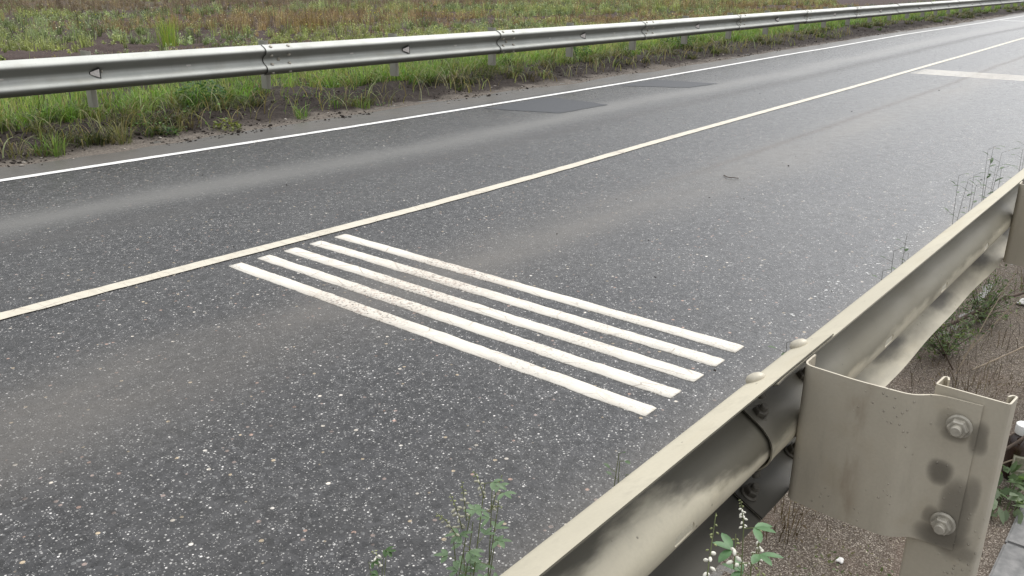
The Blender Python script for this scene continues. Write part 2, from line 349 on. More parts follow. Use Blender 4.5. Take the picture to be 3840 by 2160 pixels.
# ------------------------------------------------------------------ ground, road
def gz(X, Y):
    sh = np.where(X > 0, np.interp(X, XT, CT), .1)
    l = Y-sh
    # verge bank beyond the road, shallow ditch, then the field
    e = 7.62+.10*fbm(X, Y, .8, 3, 3)+.10*vnoise(X, 0*Y, .35, 9)
    z = -.03+np.clip((l-(e-.25))/.25, 0, 1)*.034
    bank = np.clip((l-e)/1.0, 0, 1); z += bank*bank*(3-2*bank)*.11
    z += np.where(l > 7.3, np.clip((l-e)/.4, 0, 1)*(.035*fbm(X, Y, 2.1, 21, 4)+.018*fbm(X, Y, 11, 27, 2)), 0)
    z -= np.clip((l-12)/3, 0, 1)*.12
    z += np.clip((l-15)/2, 0, 1)*.07*fbm(X, Y, .9, 31, 3)
    # near verge
    n = np.clip((1.02+.05*vnoise(X, Y, 3, 5)-l)/.15, 0, 1)
    z = np.where(l < 2, -.03+n*.033+np.clip((.8-l)/.1, 0, 1)*(.006*fbm(X, Y, 9, 40, 3)), z)
    return z
def gverts(X, Y):
    return np.stack([X, Y, gz(X, Y)], -1)
xs = np.concatenate([np.linspace(-60, -3, 30)[:-1], np.arange(-3, 16, .05), np.arange(16, 45, .15), 45*np.exp(np.linspace(0, math.log(12), 60))[0:]])
ys = np.concatenate([-60*np.exp(-np.linspace(0, math.log(60), 14))[:-1], np.arange(-1, 1.25, .03), np.array([1.6, 3, 5, 7.0]), np.arange(7.2, 10, .03), np.arange(10, 26, .12), 26*np.exp(np.linspace(0, math.log(16), 50))])
g = grid('ground', xs, ys, gverts, MG); tag(g, kind='structure')

xr = np.concatenate([np.arange(-25, 40, .5), np.arange(40, 400, 4)]); yr = np.array([.72, 2, 4, 6, 7, 7.9])
def rv(X, Y):
    return np.stack([X, Y+cx(X)*np.clip((Y-1)/3, 0, 1)+np.where(Y > 7.5, 0, 0), np.zeros_like(X)], -1)
rd = grid('road', xr, yr, rv, MA, uvf=True, smooth=False); tag(rd, kind='structure')

def strip(name, fn, wd, x0, x1, z, mat, jag=.0, step=.04, parent=None):
    x = np.concatenate([np.arange(x0, min(x1, 14), step), np.arange(max(14, x0), x1, .5)]) if x1 > 14 else np.arange(x0, x1, step)
    y = fn(x); j1 = jag*fbm(x, 0*x, 9, 50, 3); j2 = jag*fbm(x, 0*x, 9, 60, 3)
    V = np.r_[np.c_[x, y-wd/2+j1, 0*x+z], np.c_[x, y+wd/2+j2, 0*x+z]]; n = len(x); i = np.arange(n-1)
    return quads(name, V, np.c_[i, i+1, i+1+n, i+n], mat, parent)
o = strip('edge_line', yw_, .088, -20, 300, .004, MW, .004); tag(o, 'thin white edge line running the whole far side of the road', 'edge line')
o = strip('centre_line', yy_, .095, -20, 300, .004, MY, .004); tag(o, 'long cream yellow line along the middle of the road', 'centre line')

# two resurfacing patches in the far lane
def patch(pts):
    bm = bmesh.new(); P = []
    for i in range(4):
        a = np.array(pts[i]); b = np.array(pts[(i+1) % 4])
        for t in np.linspace(0, 1, 14)[:-1]: q = a+(b-a)*t; P.append((q[0]+random.uniform(-.012, .012), q[1]+random.uniform(-.012, .012), .003))
    v = [bm.verts.new(p) for p in P]; bm.faces.new(v); me = bpy.data.meshes.new('road_patch'); bm.to_mesh(me); bm.free()
    return tag(link('road_patch', me, MP), kind='structure')
patch([(7.85, 6.90), (8.16, 5.983), (9.14, 5.951), (9.22, 6.93)])
patch([(10.9, 6.93), (11.4, 6.06), (12.15, 5.98), (12.0, 6.95)])

# thick plastic stripes across the near lane
NAMES = ['nearest', 'second nearest', 'middle', 'second farthest', 'farthest']
def stripe(x0, wd, y0, y1, seed, far=False):
    n = 140 if not far else 20
    y = np.linspace(y0, y1, n); s = 0*y
    a = x0+.0035*fbm(y, s, 6, seed, 3)+.003*fbm(y, s, 25, seed+9, 2); b = x0+wd+.0035*fbm(y, s, 6, seed+20, 3)+.003*fbm(y, s, 25, seed+30, 2)
    tk = .0012 if far else .0030; zb = .0003
    y = y.copy(); V = []
    rnd = .006
    for i in range(n):
        t = min(i, n-1-i); pull = (rnd if t == 0 else 0)
        aa, bb = a[i]+pull*.5, b[i]-pull*.5
        V += [(aa, y[i], zb), (aa+.0015, y[i], tk), (bb-.0015, y[i], tk), (bb, y[i], zb)]
    V = np.array(V); k = np.arange(n-1)*4
    F = np.concatenate([np.c_[k+j, k+j+1, k+j+5, k+j+4] for j in range(3)]+[np.array([[0, 3, 2, 1], [4*n-4, 4*n-3, 4*n-2, 4*n-1]])])
    return quads('road_stripe', V, F, MS)
for i in range(5):
    o = stripe(2.442+.184*i, .088, 1.375, 4.01, 70+i)
    tag(o, ('thick cracked white stripe across the near lane, %s of the five in front' % NAMES[i]), 'road stripe', 'thick white stripes across the near lane in front')
for i in range(5):
    o = stripe(15.83+.19*i, .085, 1.5, 4.26, 90+i, True)
    tag(o, ('thin-looking white stripe in the distant set at the right edge, %s of its five' % NAMES[i]), 'road stripe', 'distant white stripes at the right edge')
bar = mesh('road_stripe', [(38.95, 4.9, .004), (39.2, 4.9, .004), (39.45, 7.56, .004), (39.2, 7.56, .004)], [(0, 1, 2, 3)], MW)
tag(bar, 'lone white bar branching off the far edge line at the top right', 'road stripe')

# flaked remains of an old line on the near side
V = []; F = []
for i in range(1500):
    x = 1.9+13*random.random()**1.3; y = 1.33+random.gauss(0, .035)+.02*math.sin(x*2)
    if vnoise(x, y, 2.6, 77) < (.15 if x < 4 else -.25): continue
    if random.random() < (.85 if x < 4 else .6 if x < 5.5 else .25): continue
    k = len(V); a = random.uniform(0, 6.28); s = random.uniform(.002, .009); n = 6
    for j in range(n): q = a+j*2*math.pi/n; rr_ = s*random.uniform(.5, 1.2); V.append((x+math.cos(q)*rr_*1.6, y+math.sin(q)*rr_, .0012))
    F.append(tuple(range(k, k+n)))
o = mesh('flaked_line', V, F, simple('old_paint', (.50, .50, .49), .6, .3)); tag(o, 'scattered white paint flakes of a worn line beside the near rail', 'paint flakes', kind='stuff')

# ------------------------------------------------------------------ guardrails
# W profile, (depth towards road, height), measured from the beam's back plane and middle
raw = [(.000, .156), (.068, .121), (.083, .097), (.070, .072), (.020, .042), (0, .018), (0, -.018), (.020, -.042), (.070, -.072), (.083, -.097), (.068, -.121), (.000, -.156)]
def fillet(P, r=.016, n=5):
    out = [P[0]]
    for i in range(1, len(P)-1):
        a, b, c = (np.array(q) for q in P[i-1:i+2]); d1 = (a-b)/np.linalg.norm(a-b); d2 = (c-b)/np.linalg.norm(c-b)
        l = min(r*.8, np.linalg.norm(a-b)*.48, np.linalg.norm(c-b)*.48); p, q = b+d1*l, b+d2*l
        for t in np.linspace(0, 1, n): out.append(tuple((1-t)**2*p+2*t*(1-t)*b+t*t*q))
    out.append(P[-1]); return np.array(out)
PROF = fillet(raw, .034, 7)
T = np.gradient(PROF, axis=0); T /= np.linalg.norm(T, axis=1)[:, None]; NRM = np.c_[-T[:, 1], T[:, 0]]   # points to road side
NRM *= np.sign(NRM[len(NRM)//2][0])

def beam_mesh(xs, off, th, side, wave=0):
    """solid bent sheet; off(x) = offset of its camera-side/ back face along the normal; side = +1 road towards +Y"""
    n = len(PROF); V = []
    for x in xs:
        o_ = off(x)
        wv = wave*math.sin(x*5.1)*.5+wave*math.sin(x*11+1)*.5
        P0 = PROF+NRM*(o_); P1 = PROF+NRM*(o_+th)
        if wave: P0 = P0.copy(); P1 = P1.copy(); msk = np.clip(-(PROF[:, 1]+.09)/.06, 0, 1)*wv; P0[:, 0] += msk; P1[:, 0] += msk
        for P in (P0, P1): V += [(x, side*p[0], p[1]) for p in P]
    V = np.array(V); m = len(xs); F = []
    for i in range(m-1):
        a = i*2*n; b = (i+1)*2*n
        for j in range(n-1):
            F.append((a+j, b+j, b+j+1, a+j+1)); F.append((a+n+j, a+n+j+1, b+n+j+1, b+n+j))
        F.append((a, a+n, b+n, b)); F.append((a+n-1, b+n-1, b+2*n-1, a+2*n-1))
    for a in (0, (m-1)*2*n):
        for j in range(n-1): F.append((a+j, a+j+1, a+n+j+1, a+n+j) if a == 0 else (a+j, a+n+j, a+n+j+1, a+j+1))
    F = np.array(F)
    if side < 0: F = F[:, ::-1]
    return V, F
MGAP = None
def gap_strip(parent, x0, x1, off, side):
    """dark strip standing in for the shadowed, grimy gap along a lapped joint"""
    P0 = PROF+NRM*off; V = [(x, side*p[0], p[1]) for x in (x0, x1) for p in P0]; n = len(PROF)
    return mesh('joint_gap', V, [(j, j+1, n+j+1, n+j) for j in range(n-1)], MGAP, parent, True)
def sharp(o, ang=35):
    o.data.shade_smooth(); bm = bmesh.new(); bm.from_mesh(o.data); bmesh.ops.recalc_face_normals(bm, faces=bm.faces)
    for e in bm.edges: e.smooth = not (len(e.link_faces) == 2 and e.calc_face_angle(0) > R(ang))
    bm.to_mesh(o.data); bm.free(); return o

def cut_slots(o, spots, y, ln=.028, hw=.009):
    """real elongated holes through the flat of the trough"""
    bm = bmesh.new()
    for (x, z) in spots:
        ring = []
        for k in range(16):
            a = 2*math.pi*k/16; px = math.cos(a)*hw+(ln-hw)*(1 if math.cos(a) > 0 else -1); pz = math.sin(a)*hw; ring.append((px, pz))
        A = [bm.verts.new((x+p, y-.03, z+q)) for p, q in ring]; B = [bm.verts.new((x+p, y+.03, z+q)) for p, q in ring]
        bm.faces.new(A); bm.faces.new(B[::-1])
        for k in range(16): bm.faces.new((A[k], B[k], B[(k+1) % 16], A[(k+1) % 16]))
    bmesh.ops.recalc_face_normals(bm, faces=bm.faces)
    me = bpy.data.meshes.new('cut'); bm.to_mesh(me); bm.free(); c = bpy.data.objects.new('cut', me); C.objects.link(c); c.parent = o.parent; c.matrix_world = o.matrix_world
    md = o.modifiers.new('b', 'BOOLEAN'); md.operation = 'DIFFERENCE'; md.object = c; md.solver = 'EXACT'
    bpy.context.view_layer.update()
    dg = bpy.context.evaluated_depsgraph_get(); me2 = bpy.data.meshes.new_from_object(o.evaluated_get(dg)); o.modifiers.clear(); o.data = me2; bpy.data.objects.remove(c)
    return o

def lathe(bm, prof, seg=20, M_=Matrix()):
    rings = []
    for r_, z in prof: rings.append([bm.verts.new(M_ @ Vector((r_*math.cos(2*math.pi*k/seg), r_*math.sin(2*math.pi*k/seg), z))) for k in range(seg)])
    for a, b in zip(rings, rings[1:]):
        for k in range(seg): bm.faces.new((a[k], a[(k+1) % seg], b[(k+1) % seg], b[k]))
    bm.faces.new(rings[0][::-1]); bm.faces.new(rings[-1])
def bm_obj(name, bm, mat, parent=None, ang=35):
    bmesh.ops.recalc_face_normals(bm, faces=bm.faces)
    me = bpy.data.meshes.new(name); bm.to_mesh(me); bm.free(); o = link(name, me, mat, parent); return sharp(o, ang)
def dirM(p, d):
    return Matrix.Translation(p) @ Vector(d).to_track_quat('Z', 'Y').to_matrix().to_4x4()
def dome(parent, p, d, r=.0175, h=.009, mat=None, name='bolt_head'):
    bm = bmesh.new(); lathe(bm, [(r, -.002), (r, .001), (r*.93, h*.45), (r*.7, h*.8), (r*.35, h*.97), (.001, h)], 18, dirM(p, d)); return bm_obj(name, bm, mat or ST_NUT, parent, 60)
def hexnut(parent, p, d, r=.0165, mat=None, name='bolt'):
    bm = bmesh.new(); Mx = dirM(p, d)
    lathe(bm, [(r*1.38, 0), (r*1.38, .0025), (r*1.2, .0045)], 28, Mx)
    lathe(bm, [(r, .0046), (r*1.08, .007), (r*1.08, .016), (r*.92, .0185)], 6, Mx)
    lathe(bm, [(r*.60, .0186), (r*.60, .0275), (r*.50, .0295)], 20, Mx)
    o = bm_obj(name, bm, mat or ST_NUT, parent, 25); return o

def sheet_path(path, z0, z1, th, name, mat, parent, left=1):
    """vertical sheet following a plan path (x,y), thickness th"""
    P = np.array(path, float); T_ = np.gradient(P, axis=0); T_ /= np.linalg.norm(T_, axis=1)[:, None]; Nn = np.c_[-T_[:, 1], T_[:, 0]]*left
    n = len(P); V = []
    for z in (z0, z1):
        for k in (0, 1):
            for p, q in zip(P, Nn): V.append((*(p+q*th*k), z))
    F = []
    for j in range(n-1):
        F += [(j, j+1, 2*n+j+1, 2*n+j), (n+j, 3*n+j, 3*n+j+1, n+j+1), (j, n+j, n+j+1, j+1), (2*n+j, 2*n+j+1, 3*n+j+1, 3*n+j)]
    F += [(0, 2*n, 3*n, n), (n-1, 2*n-1, 4*n-1, 3*n-1)]
    o = mesh(name, V, F, mat, parent); bm = bmesh.new(); bm.from_mesh(o.data)
    es = [e for e in bm.edges if abs(e.verts[0].co.z-e.verts[1].co.z) < 1e-6]
    bmesh.ops.recalc_face_normals(bm, faces=bm.faces); bm.to_mesh(o.data); bm.free(); return sharp(o, 40)

def rounded(P, r, n=6): return [tuple(p) for p in fillet(P, r/.8, n)]

def copy_tree(o, parent=None):
    c = o.copy(); C.objects.link(c)
    if parent: c.parent = parent
    for ch in list(o.children): copy_tree(ch, c)
    return c

MGAP = simple('joint_gap_dark', (.018, .016, .014), .9, .2, 60, 0, .1)  # near-black for the shadow and grime in the joint gap
# ---- near guardrail -------------------------------------------------
NG = empty('guardrail', (0, .54, 0)); tag(NG, 'beige dusty steel guardrail crossing the lower right corner in the foreground', 'guardrail')
ZC = .779-.156
def near_beam(x0, x1, off, slots, mat):
    xs_ = np.arange(x0, x1+.001, .05); V, F = beam_mesh(np.r_[0, .012, .03, xs_[1:]-x0] if off < 0 else xs_-x0, lambda x: off-(.0025*max(0, 1-x/.035) if off < 0 else 0), .003, 1, .004)
    o = quads('beam', V, F, mat, NG); o.location = (x0, 0, ZC); sharp(o, 38)
    bpy.context.view_layer.update()
    if slots: cut_slots(o, [(s-x0, -.003) for s in slots], 0, .034, .010); sharp(o, 38)
    return o
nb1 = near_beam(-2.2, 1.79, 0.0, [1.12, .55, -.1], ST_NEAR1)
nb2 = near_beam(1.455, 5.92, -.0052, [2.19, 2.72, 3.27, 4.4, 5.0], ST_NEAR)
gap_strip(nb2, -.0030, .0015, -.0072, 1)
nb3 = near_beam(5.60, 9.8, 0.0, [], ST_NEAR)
# post with bracket, built at its real place, copied two metres on
def near_post(dx):
    p = sheet_path([(a+dx, b-.54) for a, b in rounded([(1.643, .284), (1.658, .2885), (1.6555, .298), (1.609, .301), (1.606, .175), (1.650, .171), (1.6530, .181), (1.640, .187)], .006, 5)], -.3, .792, .0035, 'post', ST_POST, NG, 1)
    b = sheet_path([(a+dx, c-.54) for a, c in rounded([(1.628, .535), (1.568, .535), (1.560, .43), (1.564, .325), (1.598, .292), (1.602, .216)], .022, 8)], .466, .777, .004, 'bracket', ST_POST, NG, 1)
    for (y, z) in ((.2465, .7275), (.240, .520)):
        hexnut(b, (1.5975+dx, y-.54, z), (-1, 0, 0)).name = 'bolt'
    return p, b
near_post(0)
near_post(2.085); near_post(4.17); near_post(-2.08)
for dx in (0, 4.15):
    for x in (1.487, 1.705):
        # on the outside faces: domed heads; inside: nuts
        for (i0, d0) in ((.058, 1), ):
            nrm = Vector((0, .47, .88)); hp = Vector((x+dx, .055, ZC+.1285)); dome(NG, hp+nrm*.004, nrm, .0195, .011, ST_DOME)
            hexnut(NG, hp-nrm*.007, -nrm, .014, ST_RUST)
            n2 = Vector((0, .42, -.91)); hp = Vector((x+dx, .045, ZC+.049)); hexnut(NG, hp-n2*.007, -n2, .014, ST_RUST); dome(NG, hp+n2*.004, n2, .0195, .011, ST_DOME)
            n3 = Vector((0, .42, .91)); hp = Vector((x+dx, .045, ZC-.049)); hexnut(NG, hp-n3*.007, -n3, .014, ST_RUST); dome(NG, hp+n3*.004, n3, .0195, .011, ST_DOME)
            n4 = Vector((0, .47, -.88)); hp = Vector((x+dx, .045, ZC-.133)); hexnut(NG, hp-n4*.007, -n4, .014, ST_RUST); dome(NG, hp+n4*.004, n4, .0195, .011, ST_DOME)

# ---- far guardrail --------------------------------------------------
FG = empty('guardrail', (5.8, 8.35, 0)); tag(FG, 'long grey steel guardrail on posts beyond the far edge of the road', 'guardrail')
FG.location = (0, 0, 0)
seams = [-6.1, -2.12, 1.85, 5.79, 9.69, 13.62, 17.6, 21.6, 25.6, 29.4, 33.1, 37.0, 40.9, 44.8, 48.7, 52.6, 56.5, 60.4]
ZF = .612
LB = 4.0+.30
xb = np.r_[0, .03, .07, np.arange(.15, LB, .15), LB]
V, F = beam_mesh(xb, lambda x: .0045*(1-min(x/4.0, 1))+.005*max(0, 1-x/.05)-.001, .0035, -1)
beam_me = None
FSLOT = simple('slot_pale', (.62, .60, .56), .5, .3)
first = None
def far_section(i, x0, x1):
    global first
    y0, y1 = float(yr_(x0)), float(yr_(x1)); ang = math.atan2(y1-y0, x1-x0)
    dz = 0.0
    zz = {6: -.0, 7: -.006, 8: -.012}.get(i, 0)
    if first is None:
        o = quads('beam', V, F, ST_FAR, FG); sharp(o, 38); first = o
        gap_strip(o, -.0095, .0005, .0100, -1)
        # splice bolts: domed heads right of the seam, part of the beam joint
        for bx in (.085, .315):
            for (d, z, n) in ((.046, .134, (0, -.47, .88)), (.048, .055, (0, -.42, -.91)), (.048, -.055, (0, -.42, .91)), (.046, -.134, (0, -.47, -.88))):
                nn = Vector(n); dome(o, Vector((bx, -d, z))+nn*.009, nn, .021, .013, ST_NUT)
        dome(o, Vector((.20, -.008, 0)), Vector((0, -1, 0)), .019, .024, ST_NUT)
        for sx_ in (1.25, 3.05):  # slots drawn as pale raised marks
            bm = bmesh.new(); ring = [(math.cos(2*math.pi*k/14)*.010+(.018 if math.cos(2*math.pi*k/14) > 0 else -.018), math.sin(2*math.pi*k/14)*.008) for k in range(14)]
            A = [bm.verts.new((sx_+a, -.0105, b)) for a, b in ring]; B = [bm.verts.new((sx_+a, -.004, b)) for a, b in ring]; bm.faces.new(A)
            for k in range(14): bm.faces.new((A[k], A[(k+1) % 14], B[(k+1) % 14], B[k]))
            bm_obj('slot_mark', bm, FSLOT, o)
    else:
        o = copy_tree(first, FG) if x0 < 26 else first.copy()
        if x0 >= 26: C.objects.link(o); o.parent = FG
    o.location = (x0, y0, ZF+zz); o.rotation_euler = (random.uniform(-.01, .01), random.uniform(-.0012, .0012), ang)
    return o
for i in range(len(seams)-1): far_section(i, seams[i], seams[i+1])
# posts
fpost = None
pxs = [-4.0, -2.05, -.05, 1.95, 3.984, 5.985, 7.955, 9.895, 11.833, 13.785, 15.779, 17.827, 19.861, 21.92, 23.95, 25.93, 27.8, 29.7, 31.6, 33.4, 35.2, 37.1, 39.1, 41.0, 43, 45, 47, 49, 51, 53, 55, 57, 59]
for k, x in enumerate(pxs):
    y = float(yr_(x))
    if fpost is None:
        cut = [(.045, .345), (.050, .330), (.045, .305), (.0, .300), (0, .175), (.045, .172), (.050, .185), (.040, .190)]
        cut = [(a, .24+ (b-.24)) for a, b in cut]
        pth = rounded([(.045, .362), (.052, .372), (.046, .38), (0, .384), (0, .276), (.046, .272), (.052, .280), (.045, .290)], .006, 4)
        pth = [(a-.02, b-.06) for a, b in pth]
        fpost = sheet_path(pth, -.35, .186, .0035, 'post', ST_FPOST, FG, -1)
        br = sheet_path([(a-.02, b) for a, b in rounded([(.06, .004), (-.004, .004), (-.010, .10), (-.008, .17), (-.004, .21), (-.004, .26)], .02, 5)], -.155, .155, .004, 'bracket', ST_FPOST, FG, -1)
        po, bo = fpost, br
    else:
        po = fpost.copy(); C.objects.link(po); bo = br.copy(); C.objects.link(bo)
    lean = random.uniform(-.012, .012)
    for q in (po, bo): q.location = (x, y, ZF+random.uniform(-.004, .004)); q.rotation_euler = (lean, lean*.5, random.uniform(-.04, .04))
# reflectors
frefl = None
for k, x in enumerate([-.1, 3.935, 7.91, 11.80, 15.74, 19.78, 23.85, 27.8, 31.8, 35.7, 39.5]):
    y = float(yr_(x))
    if frefl is None:
        bm = bmesh.new()
        a = [(-.055, -.004, .012), (-.055, -.004, -.014), (.030, -.060, -.052), (.030, -.060, .048), (.040, -.004, .048), (.040, -.004, -.052)]
        v = [bm.verts.new(p) for p in a]
        for q in ((0, 1, 2, 3), (3, 2, 5, 4), (0, 3, 4), (1, 5, 2)): bm.faces.new([v[j] for j in q])
        bmesh.ops.bevel(bm, geom=list(bm.edges), offset=.003, segments=1, affect='EDGES')
        frefl = bm_obj('reflector', bm, MBLK, FG)
        # pale face
        e0 = np.array(a[0]); e1 = np.array(a[1]); e2 = np.array(a[2]); e3 = np.array(a[3]); nrm = np.cross(e1-e0, e3-e0); nrm /= np.linalg.norm(nrm); nrm *= -np.sign(nrm[1])*1
        cc = (e0+e1+e2+e3)/4; ins = [cc+(q-cc)*.80+nrm*.0035 for q in (e0, e1, e2, e3)]; ins2 = [q-nrm*.004 for q in ins]
        bm = bmesh.new(); A = [bm.verts.new(q) for q in ins]; B = [bm.verts.new(q) for q in ins2]; bm.faces.new(A)
        for j in range(4): bm.faces.new((A[j], B[j], B[(j+1) % 4], A[(j+1) % 4]))
        bm_obj('reflector_face', bm, MLENS, frefl); ro = frefl
        if True:
            dome(FG, (3.995, float(yr_(3.995))-.008, ZF+.01), (0, -1, 0), .014, .02, ST_NUT)
    else: ro = copy_tree(frefl, FG)
    ro.location = (x, y, ZF); ro.rotation_euler = (0, 0, random.uniform(-.06, .06))

# ------------------------------------------------------------------ vegetation
def blades(P, h, wd, az, bend, col, seg=3, tipw=.15):
    """P (n,3) roots; az lean direction; returns V,F,col of curved tapering blades"""
    n = len(P); t = np.linspace(0, 1, seg+1)
    d = np.c_[np.cos(az), np.sin(az), 0*az]; fa = az+math.pi/2+rng.normal(0, .5, n); s = np.c_[np.cos(fa), np.sin(fa), 0*fa]
    V = np.zeros((n, seg+1, 2, 3))
    for k, tt in enumerate(t):
        up = tt-(.40+.42*bend**2)*bend*tt**2.4; out = bend*tt**1.6*.9
        c = P+d*(h*out)[:, None]; c = c+np.c_[0*h, 0*h, h*up]
        ww = (wd*(1-tt**1.8*(1-tipw)) if k < seg else wd*.08)/2
        V[:, k, 0] = c-s*np.broadcast_to(ww, (n,))[:, None]; V[:, k, 1] = c+s*np.broadcast_to(ww, (n,))[:, None]
    i = np.arange(n)[:, None]*(seg+1)*2; F = []
    for k in range(seg): F.append(np.concatenate([i+2*k, i+2*k+1, i+2*k+3, i+2*k+2], 1))
    return V.reshape(-1, 3), np.concatenate(F), np.repeat(col, (seg+1)*2, 0)
def leaves(P, ln, wd, az, el, col):
    """lance shaped leaves, folded a little: 2 quads each (6 verts)"""
    n = len(P); d = np.c_[np.cos(az)*np.cos(el), np.sin(az)*np.cos(el), np.sin(el)]; s = np.c_[-np.sin(az), np.cos(az), 0*az]
    up = np.cross(d, s)*np.sign(np.cross(d, s)[:, 2:3]+1e-6)
    roll = rng.normal(0, .5, n)[:, None]; s2 = s*np.cos(roll)+up*np.sin(roll)
    L_ = np.asarray(ln)[:, None]; W = np.asarray(wd)[:, None]
    V = np.stack([P, P+d*L_*.35+s2*W*.5+up*W*.12, P+d*L_*.75+s2*W*.36-up*L_*.03, P+d*L_-up*L_*.12, P+d*L_*.75-s2*W*.36-up*L_*.03, P+d*L_*.35-s2*W*.5+up*W*.12, P+d*L_*.5-up*L_*.01], 1)
    i = np.arange(n)[:, None]*7
    F = np.concatenate([i+np.array([[0, 1, 2, 6]]), i+np.array([[6, 2, 3, 4]]), i+np.array([[0, 6, 4, 5]])])
    return V.reshape(-1, 3), F, np.repeat(col, 7, 0)
def merge(*parts):
    V = []; F = []; K = []; b = 0
    for v, f_, k in parts: V.append(v); F.append(f_+b); K.append(k); b += len(v)
    return np.concatenate(V), np.concatenate(F), np.concatenate(K)
def cols(n, *stops, jit=.18):
    s = np.array(stops); k = rng.integers(0, len(s), n); k2 = rng.integers(0, len(s), n); t = rng.random((n, 1))
    c = s[k]*(1-t)+s[k2]*t; return np.clip(c*(1+rng.normal(0, jit, (n, 1))), .004, .9)
def ground_at(x, y): return gz(np.asarray(x, float), np.asarray(y, float))
GREEN = [(.15, .27, .055), (.21, .34, .08), (.10, .19, .045), (.28, .36, .11), (.36, .41, .17)]
OLIVE = [(.12, .15, .055), (.17, .19, .08), (.24, .23, .12), (.085, .11, .04), (.32, .30, .18)]
STRAW = [(.26, .21, .11), (.20, .15, .085), (.32, .27, .15)]
DARKG = [(.035, .085, .03), (.055, .12, .04), (.08, .15, .05)]

def scatter(n, x0, x1, y0, y1, pw=1.6):
    u = rng.random(n); x = x0+(x1-x0)*u**pw; y = y0+(y1-y0)*rng.random(n); return x, y+np.interp(x, XT, CT)

# bright grass behind and under the far rail
def grass_bank():
    parts = []
    n = 90000; x, y = scatter(n, -1, 62, 8.38, 13.2, 1.7)
    ed = 9.02+.34*vnoise(x, 0*x, .55, 12)+.16*vnoise(x, 0*x, 2.5, 13)
    sparse = vnoise(x, y, 1.1, 14)
    keep = (y-cx(x) > ed) | (rng.random(n) < .04)
    x, y, sparse = x[keep], y[keep], sparse[keep]; n = len(x); z = ground_at(x, y)
    dist = np.hypot(x, y); h = rng.gamma(7, .024, n)*(1+.5*vnoise(x, y, .7, 15)); wd = .0052*(1+dist/22)*rng.uniform(.6, 1.5, n)
    yel = vnoise(x, y, .35, 16)+.45*(x < 3.9)-.1; c = cols(n, *GREEN)
    c = c*(1+np.clip(yel, 0, 1)[:, None]*np.array([.75, .30, .7])); dk = np.clip(vnoise(x, y, .8, 17)-.25, 0, 1)[:, None]; c = c*(1-.55*dk)
    dry = rng.random(n) < .10; c[dry] = cols(dry.sum(), *STRAW)
    parts.append(blades(np.c_[x, y, z], h, wd, rng.uniform(0, 2*math.pi, n), rng.beta(2, 3, n)*.9, c, 3))
    return merge(*parts)
o = quads('verge_grass', *grass_bank()[:2], MF) if False else None
v_, f_, k_ = grass_bank(); o = quads('verge_grass', v_, f_, MF, None, k_); tag(o, 'bright green grass growing behind and under the far guardrail', 'grass', kind='stuff')

def clump(cxs, cys, per, rad, hh, wd, stops, seg=4, lean=None, bend=(3, 2.4), jit=.22, own=.25):
    """tufts: every tuft keeps its own colour and lean; blades arch outwards"""
    m = len(cxs); n = m*per; idx = np.repeat(np.arange(m), per); a = rng.uniform(0, 6.28, n); r_ = rng.random(n)**.7
    rad = np.broadcast_to(rad, (m,))[idx]; hh = np.broadcast_to(hh, (m,))[idx]
    x = cxs[idx]+np.cos(a)*r_*rad; y = cys[idx]+np.sin(a)*r_*rad; z = ground_at(x, y); dist = np.hypot(x, y)
    base = cols(m, *stops, jit=own)[idx]; c = np.clip(base*(1+rng.normal(0, jit, (n, 1))), .004, .9)
    dr = rng.random(n) < .10; c[dr] = cols(dr.sum(), *STRAW)
    az = a+rng.normal(0, .5, n)
    if lean is not None: az = np.where(rng.random(n) < .6, rng.normal(lean, .6, n), az)
    return blades(np.c_[x, y, z], hh*rng.uniform(.45, 1.1, n), wd*(1+dist/22)*rng.uniform(.6, 1.6, n), az, np.clip(rng.beta(*bend, n)*1.05, 0, 1), c, seg)
def verge_front():
    # left part: matted, leaning tufts right down to the dirt edge; farther on: thinner
    m = 2100; x, y = scatter(m, .8, 60, 7.62, 9.5, 1.9); l = y-cx(x)
    cov = 1.2*fbm(x, y, 1.3, 110, 3)+np.where(x < 5.3, .75, -.10)+np.clip((l-8.35)*.8, -.5, .8)
    ed = 7.78+.12*vnoise(x, 0*x, 1.1, 19)+np.where(x > 5.2, .22, 0)
    k = (cov > .05) & (l > ed); x, y, l = x[k], y[k], l[k]; m = len(x)
    hi = l > 8.75+.2*vnoise(x, y, 1.7, 61)
    a = clump(x[~hi], y[~hi], 24, .09, .25, .0055, [tuple(q*.62 for q in c) for c in OLIVE+OLIVE[:2]+GREEN[:1]]+[(.11, .085, .055), (.17, .14, .09)], 5, -1.2, (4.5, 1.3))
    b = clump(x[hi], y[hi], 26, .10, .30, .0055, OLIVE[:2]+GREEN[:3], 4, -1.2, (3.5, 1.8))
    # long arching single blades
    n = 1100; x, y = scatter(n, 1.5, 25, 7.85, 8.9, 1.6); z = ground_at(x, y)
    d = blades(np.c_[x, y, z], rng.uniform(.25, .5, n), .006*(1+np.hypot(x, y)/22)*rng.uniform(.7, 1.3, n), rng.uniform(0, 6.28, n), rng.uniform(.7, 1.0, n), cols(n, *STRAW, *OLIVE[1:3], (.30, .36, .18)), 6)
    n = 5200; x, y = scatter(n, 1.2, 55, 7.85, 9.2, 1.8); cl = vnoise(x, y, 1.4, 23)+.25*(x < 6); kp = cl > .42; x, y = x[kp], y[kp]; n = len(x)
    z = ground_at(x, y)+rng.random(n)*.15; c = cols(n, *DARKG, *GREEN[:1])
    e = leaves(np.c_[x, y, z], rng.uniform(.02, .055, n), rng.uniform(.012, .026, n), rng.uniform(0, 6.28, n), rng.normal(.3, .4, n), c)
    return merge(a, b, d, e)
v_, f_, k_ = verge_front(); o = quads('verge_weeds', v_, f_, MF, None, k_); tag(o, 'dusty drooping grass and weeds on the dirt in front of the far guardrail', 'weeds', kind='stuff')

